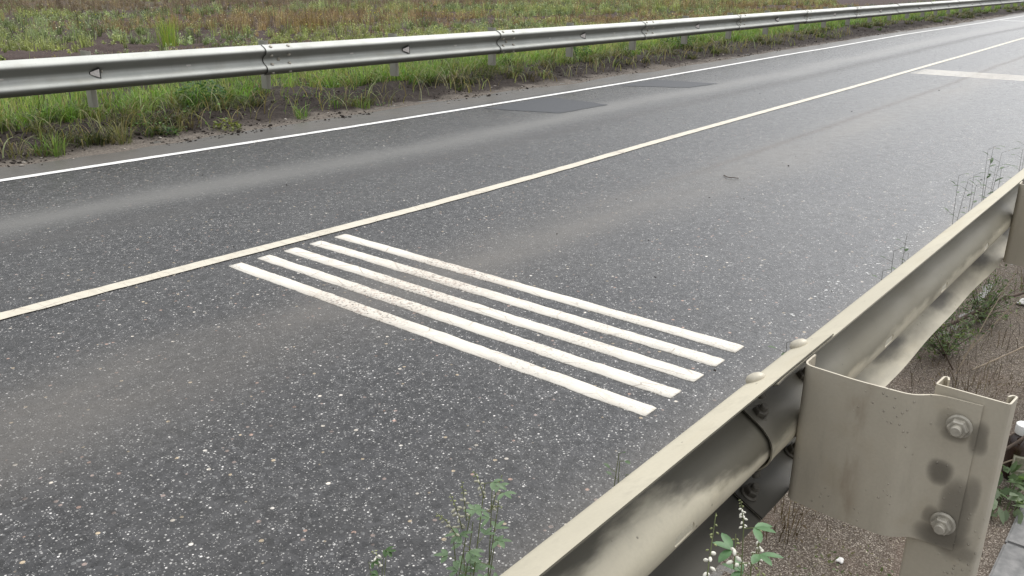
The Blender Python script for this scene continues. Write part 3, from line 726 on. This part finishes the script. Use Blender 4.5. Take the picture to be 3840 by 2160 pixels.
# crumbled dark dirt along the far verge
def crumbs(name, n, fx, mat, label, cat, sz):
    bm = bmesh.new(); bmesh.ops.create_icosphere(bm, subdivisions=1, radius=1); bv = np.array([v.co[:] for v in bm.verts]); bf = np.array([[v.index for v in q.verts] for q in bm.faces]); bm.free()
    x, y, s = fx(n); n = len(x); z = ground_at(x, y)
    z = np.maximum(z, 0)
    jit = 1+rng.normal(0, .22, (n, len(bv), 1)); sc = np.c_[rng.uniform(.7, 1.6, n), rng.uniform(.6, 1.1, n), rng.uniform(.35, .75, n)]*s[:, None]
    a = rng.uniform(0, 6.28, n); ca, sa = np.cos(a), np.sin(a); W = bv[None]*jit*sc[:, None, :]
    W = np.stack([W[..., 0]*ca[:, None]-W[..., 1]*sa[:, None], W[..., 0]*sa[:, None]+W[..., 1]*ca[:, None], W[..., 2]], -1)
    W += np.c_[x, y, z+s*.2][:, None, :]
    F = (bf[None]+np.arange(n)[:, None, None]*len(bv)).reshape(-1, 3)
    o = quads(name, W.reshape(-1, 3), F, mat); return tag(o, label, cat, kind='stuff')
MCR = simple('dark_dirt', (.042, .035, .03), .95, .4, 20, 0, .1)
def fx1(n):
    x, y = scatter(n, 1.5, 45, 7.40, 8.7, 1.7); l = y-cx(x); d = fbm(x, y, 1.5, 120, 3)
    k = (d > -.2) & ((l > 7.55+.12*vnoise(x, 0*x, 1.2, 33)) | (rng.random(n) < .05)); x, y = x[k], y[k]; return x, y, rng.gamma(1.8, .0032, len(x))+.002
crumbs('dirt_clods', 11000, fx1, MCR, 'dark crumbled dirt clods along the far edge of the road', 'dirt clods', 1)
def fx2(n):
    x = 2.2+14*rng.random(n)**1.3; y = 1.2+5.6*rng.random(n); y = np.where(rng.random(n) < .4, 2.95+rng.normal(0, .35, n), y); return x, y, rng.gamma(2, .0012, n)+.0012
crumbs('road_grit', 70, fx2, MCR, 'tiny black crumbs of grit lying scattered on the asphalt', 'grit', 1)
MPEB = simple('pale_stone', (.42, .38, .33), .8, .4, 20)
def fx3(n):
    x, y = scatter(n, 1.5, 30, 7.5, 8.3, 1.6); return x, y, rng.gamma(2, .003, n)+.003
crumbs('verge_pebbles', 260, fx3, MPEB, 'small pale pebbles on the sandy verge of the far side', 'pebbles', 1)

# the field
def field():
    parts = []
    def place(n, ymin, ymax, pw):
        y = ymin*(ymax/ymin)**(rng.random(n)**pw); return .36*y-2.5+(np.minimum(80, y*2.1+14)-.36*y+2.5)*rng.random(n), y
    def bare_at(x, y):
        l = y+1.2*vnoise(x, y, .16, 41)
        b = np.where(x < 11, np.exp(-((l-17.4)/1.5)**4)*np.where(vnoise(x, y, .3, 44) > -.35, 1, .4), 0)
        b = np.maximum(b, np.where(x >= 9.5, np.exp(-((l-20.4+.03*(x-15))/.95)**4), 0))
        b = np.maximum(b, np.where(x > 22, .8*np.exp(-((l-27.5)/1.0)**4)*(vnoise(x, y, .1, 43) > -.2), 0))
        return b
    # per plant
    n = 19000; x, y = place(n, 13.2, 100, 1.12)
    keep = rng.random(n) > bare_at(x, y)*.96; x, y = x[keep], y[keep]; n = len(x)
    nn = fbm(x, y, .13, 45, 3); n2 = vnoise(x, y, .33, 47); left = np.clip((17-x)/7, 0, 1)
    g = .38+.75*nn-.20*(x > 17)*(y > 21)+1.2*left*np.exp(-((y-24.5)/5.5)**2)+.35*(x > 27)*np.exp(-((y-24)/5)**2)-.45*np.exp(-((x-18)/5.5)**2)*np.exp(-((y-23)/4)**2)
    far = np.clip((y-31)/5, 0, 1); g = g*(1-.75*far)+far*np.where(nn > .38, .45, 0)
    typ = rng.random(n) < g; yel = (n2 > .2)
    col = np.where(typ[:, None], np.where(yel[:, None], cols(n, (.30, .32, .15), (.25, .28, .13)), cols(n, (.19, .23, .12), (.25, .29, .16), (.14, .17, .09), (.28, .33, .21), jit=.30)),
                   np.where((far > rng.random(n))[:, None], cols(n, (.20, .145, .13), (.155, .115, .10), (.25, .19, .15)), cols(n, (.21, .14, .10), (.28, .19, .12), (.155, .11, .09), (.36, .28, .18), jit=.25)))
    orz = (~typ) & (y < 28) & (y > 20.5) & (x > 9) & (rng.random(n) < .2); col[orz] = cols(orz.sum(), (.32, .24, .14), (.26, .20, .12), (.37, .31, .19))
    H = rng.gamma(7, .048, n)*np.where(typ, .85, 1.0)*(1+.35*vnoise(x, y, .25, 51))*np.where(y < 19.2, .55, 1); RD = H*rng.uniform(.35, .7, n)*np.where(typ, 1, .7)
    per = 17; idx = np.repeat(np.arange(n), per); m = len(idx)
    # upright stalks and blades
    a = rng.uniform(0, 6.28, m); r_ = np.sqrt(rng.random(m))*RD[idx]*.6; px, py = x[idx]+np.cos(a)*r_, y[idx]+np.sin(a)*r_; dist = np.hypot(px, py)
    c = np.clip(col[idx]*(1+rng.normal(0, .28, (m, 1))), .01, .9)
    parts.append(blades(np.c_[px, py, ground_at(px, py)], H[idx]*rng.uniform(.45, 1.1, m), np.where(typ[idx], .010, .006)*(1+dist/40)*rng.uniform(.6, 1.6, m), a, rng.beta(2, 3.5, m)*.9, c, 2))
    # leaves / seed heads
    t = rng.random(m); a = rng.uniform(0, 6.28, m); r_ = RD[idx]*np.sqrt(rng.random(m))*(1.05-.5*t); px, py = x[idx]+np.cos(a)*r_, y[idx]+np.sin(a)*r_
    c = np.clip(col[idx]*(1+rng.normal(.05, .30, (m, 1))), .01, .9); br = rng.random(m) < .06; c[br] = np.clip(c[br]*1.9, 0, .75)
    parts.append(leaves(np.c_[px, py, ground_at(px, py)+H[idx]*(.15+.8*t)], rng.uniform(.018, .05, m)*(1+dist/60), np.where(typ[idx], 1, .6)*rng.uniform(.009, .022, m)*(1+dist/60), a+rng.normal(0, .7, m), rng.normal(.35, .6, m), c))
    # low seedlings and stubble on the bare strips
    k = 9000; bx, by = place(k, 13, 40, 1.2); q = ground_at(bx, by)
    parts.append(leaves(np.c_[bx, by, q+rng.random(k)*.05], rng.uniform(.02, .06, k), rng.uniform(.01, .02, k), rng.uniform(0, 6.28, k), rng.normal(.3, .5, k), cols(k, (.16, .12, .09), (.20, .24, .11), (.33, .27, .20), (.12, .09, .08))))
    k = 700; bx, by = place(k, 20, 34, 1.1); q = ground_at(bx, by)+.3+.2*rng.random(k)
    c = np.where((vnoise(bx, by, .2, 49) > .1)[:, None], cols(k, (.70, .64, .08), (.6, .55, .15)), cols(k, (.66, .62, .46), (.5, .45, .34)))
    parts.append(leaves(np.c_[bx, by, q], np.full(k, .035), np.full(k, .028), rng.uniform(0, 6.28, k), rng.normal(.8, .3, k), c))
    return merge(*parts)
v_, f_, k_ = field(); o = quads('field_weeds', v_, f_, MF, None, k_); tag(o, 'mixed green and dry brown weeds covering the field behind the far guardrail', 'weeds', kind='stuff')

def tuft(name, x, y, n, h, spread, stops, label, cat, wd=.006, bend=(2, 4), leafy=0, group=None):
    a = rng.uniform(0, 6.28, n); r_ = spread*np.sqrt(rng.random(n)); px, py = x+r_*np.cos(a), y+r_*np.sin(a); z = ground_at(px, py)
    base = empty(name, (x, y, float(ground_at(x, y)))); tag(base, label, cat, group)
    b = blades(np.c_[px, py, z], h*rng.uniform(.5, 1.05, n), wd*rng.uniform(.6, 1.4, n), a+rng.normal(0, .6, n), rng.beta(*bend, n), cols(n, *stops), 4)
    b = (b[0]-np.array([x, y, float(ground_at(x, y))]), b[1], b[2])
    if leafy:
        m = leafy; a = rng.uniform(0, 6.28, m); r_ = spread*1.25*np.sqrt(rng.random(m)); zz = h*rng.random(m)**.8
        lv = leaves(np.c_[r_*np.cos(a), r_*np.sin(a), zz*np.sqrt(np.clip(1.1-(r_/spread/1.3)**2, .1, 1))], rng.uniform(.03, .06, m)*(.35 if wd < .0035 else 1), rng.uniform(.014, .03, m)*(.25 if wd < .0035 else 1), a+rng.normal(0, .8, m), rng.normal(.2, .4, m), cols(m, *stops))
        quads('stems', *b[:2], MF, base, b[2]); quads('leaves', *lv[:2], MF, base, lv[2])
    else: quads('blades', *b[:2], MF, base, b[2])
    return base
YELG = [(.22, .33, .05), (.30, .38, .08), (.15, .26, .03), (.36, .36, .12)]
tuft('grass_tuft', 10.1, 17.9, 90, .85, .22, YELG, 'tall bright yellow-green grass tuft standing just above the far guardrail', 'grass tuft', .012, (1.5, 5))
tuft('leafy_weed', 5.35, 8.95, 40, .30, .22, DARKG, 'dark green leafy weed under the far rail left of the first visible rail joint', 'weed', .006, (2, 3), 520)
tuft('leafy_weed', 12.9, 9.1, 30, .42, .17, DARKG+GREEN[:1], 'dark green bushy weed behind the far rail, left of the third joint', 'weed', .008, (2, 3), 420)
tuft('leafy_weed', 16.6, 9.2, 30, .42, .32, DARKG, 'widest dark green bush below the far guardrail, right of the middle', 'weed', .008, (2, 3), 700)
tuft('leafy_weed', 4.95, 7.83, 10, .10, .10, [(.12, .15, .035), (.17, .18, .05)], 'small yellowish leafy weed at the dirt edge below the far rail', 'weed', .006, (2, 3), 90)
tuft('leafy_weed', 4.35, 7.95, 10, .10, .07, DARKG+OLIVE[:2], 'small dark leafy weed at the dirt edge, left of the yellowish one', 'weed', .006, (2, 3), 70)
tuft('grass_tuft', 3.2, 7.78, 60, .30, .09, OLIVE[:3]+GREEN[:2], 'olive grass clump at the edge of the dirt near the left border', 'grass tuft', .006, (3, 3))
tuft('grass_tuft', 3.85, 7.85, 60, .30, .09, OLIVE[:3]+STRAW[:1], 'drooping straw-coloured grass clump in the dirt below the first far post', 'grass tuft', .006, (3, 2.5))
tuft('grass_tuft', 5.9, 7.85, 45, .22, .08, GREEN[:3]+OLIVE[2:3], 'low green grass clump on the sand below the first visible rail joint', 'grass tuft', .006, (3, 2.5))
tuft('grass_tuft', 6.85, 7.95, 45, .22, .09, GREEN[:3]+OLIVE[2:3], 'arching pale-bladed grass clump on the sand right of the second far post', 'grass tuft', .006, (3, 2.5))
tuft('dry_weed', 15.5, 20.0, 70, .75, .5, [(.24, .16, .07), (.30, .21, .08), (.17, .13, .05)], 'orange-brown dry weed clump in the field above the second rail section', 'weed', .012, (1.5, 5), 300)
tuft('dry_weed', 24, 24.5, 80, .8, .6, [(.24, .13, .08), (.28, .17, .10)], 'reddish dry weed fan in the field at the top middle', 'weed', .012, (1.5, 5), 200)

# --- single herbs with stems, three-part leaves and white flower spikes
def tube(bm, pts, r0_, r1_, seg=6):
    P = [Vector(p) for p in pts]; n = len(P); rings = []
    for i, p in enumerate(P):
        t = (P[min(i+1, n-1)]-P[max(i-1, 0)]).normalized(); q = t.to_track_quat('Z', 'Y'); r_ = r0_+(r1_-r0_)*i/(n-1)
        rings.append([bm.verts.new(p+q @ Vector((r_*math.cos(2*math.pi*k/seg), r_*math.sin(2*math.pi*k/seg), 0))) for k in range(seg)])
    for a, b in zip(rings, rings[1:]):
        for k in range(seg): bm.faces.new((a[k], a[(k+1) % seg], b[(k+1) % seg], b[k]))
    bm.faces.new(rings[-1])
def curve(p0, p1, sag=.0, side=Vector((0, 0, 0)), n=8):
    p0, p1 = Vector(p0), Vector(p1); return [p0.lerp(p1, t)+side*math.sin(math.pi*t)+Vector((0, 0, sag*math.sin(math.pi*t))) for t in np.linspace(0, 1, n)]
def leafpatch(V, F, base, d, up, ln, wd):
    d = d.normalized(); s = d.cross(up).normalized(); nrm = s.cross(d); k = len(V)
    rows = [(0, .06), (.15, .55), (.35, .95), (.6, 1.0), (.82, .7), (1, .05)]
    for t, ww in rows:
        c = base+d*ln*t-nrm*ln*.18*t*t
        V.append(c-s*wd*.5*ww+nrm*wd*.12*ww); V.append(c); V.append(c+s*wd*.5*ww+nrm*wd*.12*ww)
    for r_ in range(len(rows)-1):
        a = k+r_*3; F.append((a, a+1, a+4, a+3)); F.append((a+1, a+2, a+5, a+4))
def mk_leaf(name, col):
    m = M(name, .45, .4); P = m.coord(); c = m.mix(m.ramp(m.noise(P, 60, 3), .3, .7), col, tuple(a*.72 for a in col)); m.base(c)
    t = N(m.m, 'ShaderNodeBsdfTranslucent'); m.put(t.inputs[0], tuple(min(1, a*1.3) for a in col)+(1,)); x = N(m.m, 'ShaderNodeMixShader'); x.inputs[0].default_value = .3
    m.L(m.b.outputs[0], x.inputs[1]); m.L(t.outputs[0], x.inputs[2]); m.L(x.outputs[0], m.m.node_tree.nodes['Material Output'].inputs[0]); return m.m
ML1 = mk_leaf('clover_leaf', (.12, .24, .10)); ML2 = mk_leaf('weed_leaf', (.06, .12, .035)); MST = simple('green_stem', (.17, .20, .08), .6, .3)
MFL = simple('white_petal', (.78, .76, .66), .6, .12); MBUD = simple('green_bud', (.28, .31, .13), .6, .3); MDST = simple('dark_stem', (.055, .06, .035), .7, .3)
def herb(name, root, stems, label, cat='weed', leaf=.022, lw=.009, mat=ML1, smat=MST, r=.0016, flowers=(), trif=True, sparse=1.0, group=None, petal=None):
    """stems: list of tip points (world); flowers: list of (start, end, n) spikes"""
    base = empty(name, root); tag(base, label, cat, group); bm = bmesh.new(); V = []; F = []
    for tip, bare in stems:
        pts = curve((0, 0, 0), Vector(tip)-Vector(root), 0, Vector((random.uniform(-.03, .03), random.uniform(-.02, .02), 0)), 16); tube(bm, pts, r*1.4, r*.5)
        m = len(pts)
        for i in range(int(m*bare), m):
            if random.random() > sparse: continue
            p = pts[i]; a = i*2.4+random.uniform(-.4, .4); last = i >= m-2
            d = Vector((math.cos(a), math.sin(a), .5 if last else .35)); q = p+d*leaf*random.uniform(.35, .9)
            tube(bm, curve(p, q, 0, n=3), r*.5, r*.35, 4)
            if trif:
                for da in (-1.0, 0, 1.0):
                    dd = Vector((math.cos(a+da), math.sin(a+da), random.uniform(-.1, .5))); leafpatch(V, F, q, dd, Vector((0, 0, 1)), leaf*random.uniform(.8, 1.15), lw*random.uniform(.8, 1.1))
            else:
                leafpatch(V, F, q, Vector((math.cos(a), math.sin(a), random.uniform(0, .9))), Vector((0, 0, 1)), leaf*random.uniform(.7, 1.2), lw)
    for a, b, nfl, fs in flowers:
        fl = bmesh.new(); bd = bmesh.new(); a = Vector(a)-Vector(root); b = Vector(b)-Vector(root); pts = curve(a, b, .006, n=9); tube(bm, pts, r*.6, r*.35, 5)
        for i in range(nfl):
            t = (i+.5)/nfl*random.uniform(.93, 1); k = t*(len(pts)-1); p = pts[int(k)].lerp(pts[min(int(k)+1, len(pts)-1)], k-int(k)); g_ = i*2.4
            out = Vector((math.cos(g_), math.sin(g_), -.45)).normalized(); s_ = fs*(1 if t < .62 else .55)*random.uniform(.8, 1.15); B = fl if t < .62 else bd
            lathe(B, [(s_*.10, 0), (s_*.34, s_*.35), (s_*.42, s_*.8), (s_*.25, s_*1.25), (s_*.05, s_*1.45)], 7, dirM(p+out*fs*random.uniform(.15, .6), out+Vector((random.uniform(-.4, .4), random.uniform(-.4, .4), random.uniform(-.3, .3)))))
        sp_ = bm_obj('flower_spike', fl, petal or MFL, base, 80); bm_obj('buds', bd, MBUD, sp_, 80)
    bm_obj('stem', bm, smat, base, 60)
    if V: o = mesh('leaves', V, F, mat, base, True)
    return base
Vv = Vector
# clover plant behind the near rail, bottom centre
herb('clover_plant', (.80, .78, 0), [((.852, .75, .765), .25), ((.80, .77, .69), .35), ((.90, .76, .72), .45), ((.86, .79, .62), .4), ((.835, .76, .70), .4), ((.875, .755, .745), .5), ((.82, .75, .735), .55), ((.79, .74, .68), .4), ((.865, .74, .66), .3)],
     'tall grey-green clover with pale flower heads rising over the road at bottom centre', 'clover', .021, .0085, mk_leaf('dusty_clover_leaf', (.15, .23, .12)), MST, .0014,
     flowers=[((.80, .76, .69), (.745, .75, .768), 16, .005), ((.81, .76, .70), (.775, .75, .785), 18, .005), ((.82, .76, .71), (.80, .75, .795), 14, .0045), ((.85, .75, .74), (.826, .75, .80), 12, .0045), ((.88, .76, .70), (.90, .755, .755), 12, .0045), ((.87, .76, .70), (.895, .75, .70), 8, .0045)], sparse=.9, petal=simple('faded_petal', (.42, .41, .31), .7, .3))
herb('small_herb', (.66, .82, 0), [((.685, .80, .715), .5), ((.665, .81, .70), .5), ((.70, .81, .70), .5)], 'small olive herb top at the bottom edge, left of the clover', 'herb', .012, .006, ML2, MST, .0009, flowers=[((.675, .80, .69), (.668, .80, .725), 10, .004)], sparse=.8)
herb('small_herb', (1.26, .74, 0), [((1.242, .75, .640), .72), ((1.246, .75, .62), .78), ((1.255, .74, .59), .8)], 'short upright green sprig just behind the near rail, right of the clover', 'herb', .016, .010, ML2, MST, .0014, trif=False)
# flowering clover in front of the near rail
herb('clover_plant', (1.00, .33, 0), [((1.068, .42, .716), .93), ((1.02, .40, .655), .92), ((1.115, .42, .645), .93), ((.94, .40, .64), .9)], 'fresh green clover with white flower spikes against the near rail', 'clover', .034, .0145, ML1, MST, .0019,
     flowers=[((.915, .405, .66), (.962, .42, .800), 22, .0068), ((1.068, .42, .716), (1.043, .42, .780), 20, .0042), ((1.035, .415, .665), (1.04, .42, .722), 8, .0070), ((1.150, .42, .60), (1.125, .42, .696), 18, .0048), ((1.145, .425, .612), (1.165, .43, .64), 6, .0065), ((1.10, .40, .585), (1.13, .41, .610), 12, .0085), ((1.07, .42, .65), (1.16, .425, .585), 14, .0035)], sparse=1)
# weeds showing over the near rail
GW = 'dark weeds peeping over the near rail'
def peep(x, y, z, label, n=3, sz=.05, leaf=.014, h0=.0):
    leaf *= 1.9; st = [((x+random.uniform(-sz, sz), y+random.uniform(-sz, sz)*.6, z-random.uniform(0, .10)*(i > 0)), .50) for i in range(n)]
    return herb('roadside_weed', (x+.03, y, 0), st, label, 'weed', leaf, .0135, ML2, MDST, .0012, trif=False, sparse=.9, group=GW)
peep(2.19, .80, .552, 'small dark weed beside the bolt heads on top of the near rail', 4, .05, .016)
peep(3.09, .80, .59, 'thin twiggy weed over the near rail, nearest of the two thin ones', 2, .02)
peep(3.33, .80, .60, 'thin twiggy weed over the near rail, farther of the two thin ones', 2, .03)
peep(4.14, .80, .69, 'low spreading weed left of the tall one behind the near rail', 4, .09, .016)
peep(4.70, .80, .72, 'tallest many-branched weed rising behind the near rail at the right', 5, .09, .022)
peep(5.25, .80, .72, 'weed tip behind the near rail cut by the right border', 2, .05, .02)

BRN = [(.075, .05, .03), (.11, .075, .045), (.05, .035, .024), (.16, .12, .075)]
tuft('dry_weed', 2.12, .73, 46, .16, .09, BRN, 'dark brown dry weed tangle under the near rail, beside the white-flowered clover', 'dry weed', .0022, (2.5, 2.5), 70)
tuft('dry_weed', 2.36, .58, 40, .13, .07, BRN, 'brown dry weed tangle under the middle of the near bracket', 'dry weed', .0022, (2.5, 2.5), 60)
tuft('dry_weed', 2.55, .42, 30, .12, .06, BRN, 'sparse brown dry stalks under the bracket close to the near post', 'dry weed', .0022, (2.5, 2.5), 20)
tuft('dry_weed', 4.75, .50, 46, .20, .12, BRN, 'reddish dry weed near the foot of the second near post', 'dry weed', .003, (2.5, 2.5), 60)
tuft('dry_weed', 3.35, .50, 40, .14, .12, BRN, 'low dry brown weed between the near post top and the green bush', 'dry weed', .0024, (2.5, 2.5), 40)
# ground litter and dry stalks on the near verge
def litter():
    n = 26000; x = 1.2+5.0*rng.random(n)**1.5; y = .16+.72*rng.random(n)+0*x; k = ~((y < .235) & (x < 2.8)); x, y = x[k], y[k]; n = len(x); z = ground_at(x, y)+rng.random(n)*.008
    c = cols(n, (.28, .24, .195), (.20, .17, .138), (.37, .32, .26), (.055, .045, .036), (.50, .44, .37))
    a = leaves(np.c_[x, y, z], rng.uniform(.003, .011, n), rng.uniform(.001, .0032, n), rng.uniform(0, 6.28, n), rng.normal(.1, .35, n), c)
    n = 1500; x = 1.5+4.5*rng.random(n)**1.3; y = .26+.58*rng.random(n); k = fbm(x, y, 3.5, 130, 3) > -.05; x, y = x[k], y[k]; n = len(x)
    b = blades(np.c_[x, y, ground_at(x, y)], rng.uniform(.03, .12, n), rng.uniform(.0012, .0026, n), rng.uniform(0, 6.28, n), rng.beta(3, 2, n), cols(n, (.06, .04, .026), (.10, .07, .04), (.04, .03, .02)), 4, .5)
    n = 600; x = 1.7+1.0*rng.random(n); y = .40+.42*rng.random(n); k = fbm(x, y, 6, 133, 2) > .25; x, y = x[k], y[k]; n = len(x)
    d = leaves(np.c_[x, y, ground_at(x, y)+rng.random(n)*.04], rng.uniform(.008, .016, n), rng.uniform(.004, .007, n), rng.uniform(0, 6.28, n), rng.normal(.3, .5, n), cols(n, (.09, .13, .05), (.13, .12, .05)))
    return merge(a, b, d)
v_, f_, k_ = litter(); o = quads('ground_litter', v_, f_, MF, None, k_); tag(o, 'brown crumbly litter and dry stalks on the ground under the near guardrail', 'ground litter', kind='stuff')

def bush(x, y, label):
    base = empty('low_bush', (x, y, 0)); tag(base, label, 'bush'); bm = bmesh.new(); P = []
    for i in range(34):
        a = random.uniform(0, 6.28); ln = random.uniform(.10, .30); tip = Vector((math.cos(a)*ln*1.15, math.sin(a)*ln*.55, random.uniform(.05, .24)))
        pts = curve((0, 0, 0), tip, .02, n=7); tube(bm, pts, .0018, .0007, 4); P += pts[2:]
    bm_obj('stem', bm, MTWIG, base, 60); P = np.array([tuple(p) for p in P]); P = np.repeat(P, 5, 0)+rng.normal(0, .012, (len(P)*5, 3)); P[:, 2] = np.abs(P[:, 2]); n = len(P)
    l = leaves(P, rng.uniform(.012, .028, n), rng.uniform(.004, .009, n), rng.uniform(0, 6.28, n), rng.normal(.4, .4, n), cols(n, (.075, .12, .04), (.11, .16, .06), (.05, .08, .03), (.16, .19, .08)))
    quads('leaves', *l[:2], MF, base, l[2]); return base
bush(3.72, .68, 'low green bush on the ground right behind the near bracket')
bush(4.25, .66, 'smaller green bush beyond the first one, towards the next rail post')
def twig(pts, r0_, r1_, label, mat, name='fallen_twig', forks=()):
    p0 = Vector(pts[0]); base_bm = bmesh.new(); P = [Vector(p)-p0 for p in pts]; Q = []
    for a, b in zip(P, P[1:]): Q += [a.lerp(b, t) for t in (0, .25, .5, .75)]
    Q.append(P[-1]); Q = [q+Vector((random.uniform(-1, 1), random.uniform(-1, 1), random.uniform(-1, 1)))*r0_*.5 for q in Q]; tube(base_bm, Q, r0_, r1_, 7)
    for i, tip in forks: tube(base_bm, curve(Q[i], Vector(tip)-p0, .004, n=5), r1_*1.2, r1_*.5, 5)
    o = bm_obj(name, base_bm, mat, None, 60); o.location = p0; tag(o, label, 'twig'); return o
twig([(3.35, .83, .02), (3.9, .76, .05), (4.4, .62, .07), (5.0, .42, .09)], .011, .007, 'thick dark branch lying across the ground beyond the bush', MTWIG)
twig([(2.35, .14, .03), (2.55, .19, .14), (2.72, .17, .26), (2.90, .10, .40)], .0035, .0025, 'pale bent twig rising beside the paving slabs at the right', MPALE, forks=((9, (2.9, .22, .26)), (6, (2.8, .20, .2))))
twig([(2.72, .31, .12), (2.85, .22, .2), (3.0, .12, .28)], .005, .004, 'brown twig crossing in front of the brown bottle', MTWIG)
twig([(2.75, .32, .06), (2.9, .22, .09), (3.05, .12, .13)], .0025, .002, 'thin pale twig crossing the lower part of the brown bottle', MPALE)
twig([(3.6, .55, .02), (3.95, .42, .05), (4.2, .30, .06)], .0035, .002, 'thin grey stick lying behind the near post', MPALE)
for (tx, ty, bx_, by_, z, lb) in ((3.95, .52, 3.55, .60, .36, 'straight dry stalk leaning right out of the green bush'), (4.1, .44, 3.75, .62, .30, 'shorter dry stalk leaning beside the straight one'), (3.35, .73, 3.6, .62, .30, 'dark dry stalk leaning left out of the green bush')):
    twig([(bx_, by_, 0), ((bx_+tx)/2, (by_+ty)/2, z*.55), (tx, ty, z)], .0028, .0014, lb, MPALE if 'dark' not in lb else MTWIG, 'dry_stalk')
# bent straw on the road
A = (6.30, 2.92, .008)
twig([(6.33, 2.99, .006), (6.26, 2.93, .012), (6.30, 2.85, .006)], .004, .003, 'tiny dark bent twig lying on the near lane at the right', MTWIG)

# white stone on the litter
def stone(x, y, s, label, mat):
    bm = bmesh.new(); bmesh.ops.create_icosphere(bm, subdivisions=3, radius=1)
    for v in bm.verts:
        k = 1+.25*math.sin(v.co.x*3+1)*math.cos(v.co.y*4)+random.uniform(-.05, .05); v.co = Vector((v.co.x*s*k*1.2, v.co.y*s*k, v.co.z*s*k*.5+s*.35))
    o = bm_obj('white_stone', bm, mat, None, 50); o.location = (x, y, max(0, float(ground_at(x, y)))); tag(o, label, 'stone'); return o
MWST = simple('white_stone', (.75, .73, .70), .7, .15)
stone(2.07, .535, .0105, 'small bright white stone on the litter under the near bracket', MWST)
stone(4.62, .55, .03, 'flat white scrap on the ground near the right border', MWST)

# bottle standing behind the near post
BT = empty('bottle', (2.865, .262, 0)); tag(BT, 'dark brown bottle with a white cap standing behind the near post', 'bottle')
mb = M('brown_glass', .12, .6); mb.base(mb.mix(mb.ramp(mb.noise(mb.coord(), 14, 4), .45, .7), (.022, .009, .005), (.07, .045, .032)))
bm = bmesh.new(); lathe(bm, [(.030, 0), (.038, .004), (.040, .012), (.040, .115), (.037, .130), (.026, .145), (.021, .150), (.021, .156)], 32); bm_obj('glass', bm, mb.m, BT, 50)
bm = bmesh.new(); lathe(bm, [(.0245, .156), (.0255, .158), (.0255, .184), (.0245, .187), (.018, .188)], 28); bm_obj('cap', bm, simple('white_cap', (.82, .82, .80), .45, .05), BT, 30)
# torn label: border lines and a plain panel
ml = M('bottle_label', .6, .3); uvm = ml.xyz(ml.coord('UV'))
ex = ml.math('MINIMUM', ml.math('MINIMUM', uvm[0], ml.math('SUBTRACT', 1, uvm[0])), ml.math('MINIMUM', uvm[1], ml.math('SUBTRACT', 1, uvm[1])))
lc = ml.mix(ml.ramp(ml.noise(ml.coord(), 120, 4), .4, .6), (.20, .20, .14), (.30, .28, .20)); lc = ml.mix(ml.math('MULTIPLY', ml.ramp(ex, .02, .05), ml.ramp(ex, .12, .08)), lc, (.55, .53, .42)); lc = ml.mix(ml.math('LESS_THAN', ml.math('ABSOLUTE', ml.math('SUBTRACT', uvm[1], .28)), .035), lc, (.5, .48, .38)); ml.base(lc)
n = 12; ang = np.linspace(R(168), R(262), n); Vl = np.array([(math.cos(a)*.0405, math.sin(a)*.0405, z) for z in (.022, .095) for a in ang]); uvl = np.array([(i/(n-1), z) for z in (0, 1) for i in range(n)]); i = np.arange(n-1)
quads('label', Vl, np.c_[i, i+1, i+1+n, i+n], ml.m, BT, None, True, uvl)

# paving slabs of the footway where the camera stands
MSL = M('concrete_slab', .8, .3); P = MSL.coord(); MSL.base(MSL.mix(MSL.ramp(MSL.noise(P, 30, 5), .3, .7), (.15, .15, .148), (.235, .23, .225))); MSL.bump(MSL.noise(P, 90, 4), .002, .6)
GS = 'grey paving slabs of the footway'
bm = bmesh.new(); bmesh.ops.create_cube(bm, size=1); bmesh.ops.scale(bm, vec=(.592, .392, .06), verts=bm.verts); bmesh.ops.bevel(bm, geom=list(bm.edges), offset=.006, segments=2, affect='EDGES')
me = bpy.data.meshes.new('slab'); bm.to_mesh(me); bm.free(); me.materials.append(MSL.m)
pv = empty('footway', (2.5, 0, 0)); tag(pv, kind='structure')
fw = []
def slab(x, y):
    o = bpy.data.objects.new('paving_slab', me); C.objects.link(o); o.location = (x-2.5, y, -.012+random.uniform(-.002, .002)); o.rotation_euler = (random.uniform(-.004, .004), random.uniform(-.004, .004), random.uniform(-.006, .006)); o.parent = pv; return o
for i in range(-6, 5):
    for j in range(4): slab(2.145+.6*(i)+(0.0 if j % 2 == 0 else .3), .012-.4*j)
tuft('leafy_weed', 2.62, .25, 14, .06, .05, [(.18, .23, .14), (.12, .16, .09)], 'pale-leaved weed between the near post and the paving slabs, nearer one', 'weed', .004, (2, 3), 40)
tuft('leafy_weed', 2.74, .27, 14, .06, .05, [(.14, .20, .10), (.10, .15, .07)], 'pale-leaved weed at the foot of the brown bottle', 'weed', .004, (2, 3), 40)
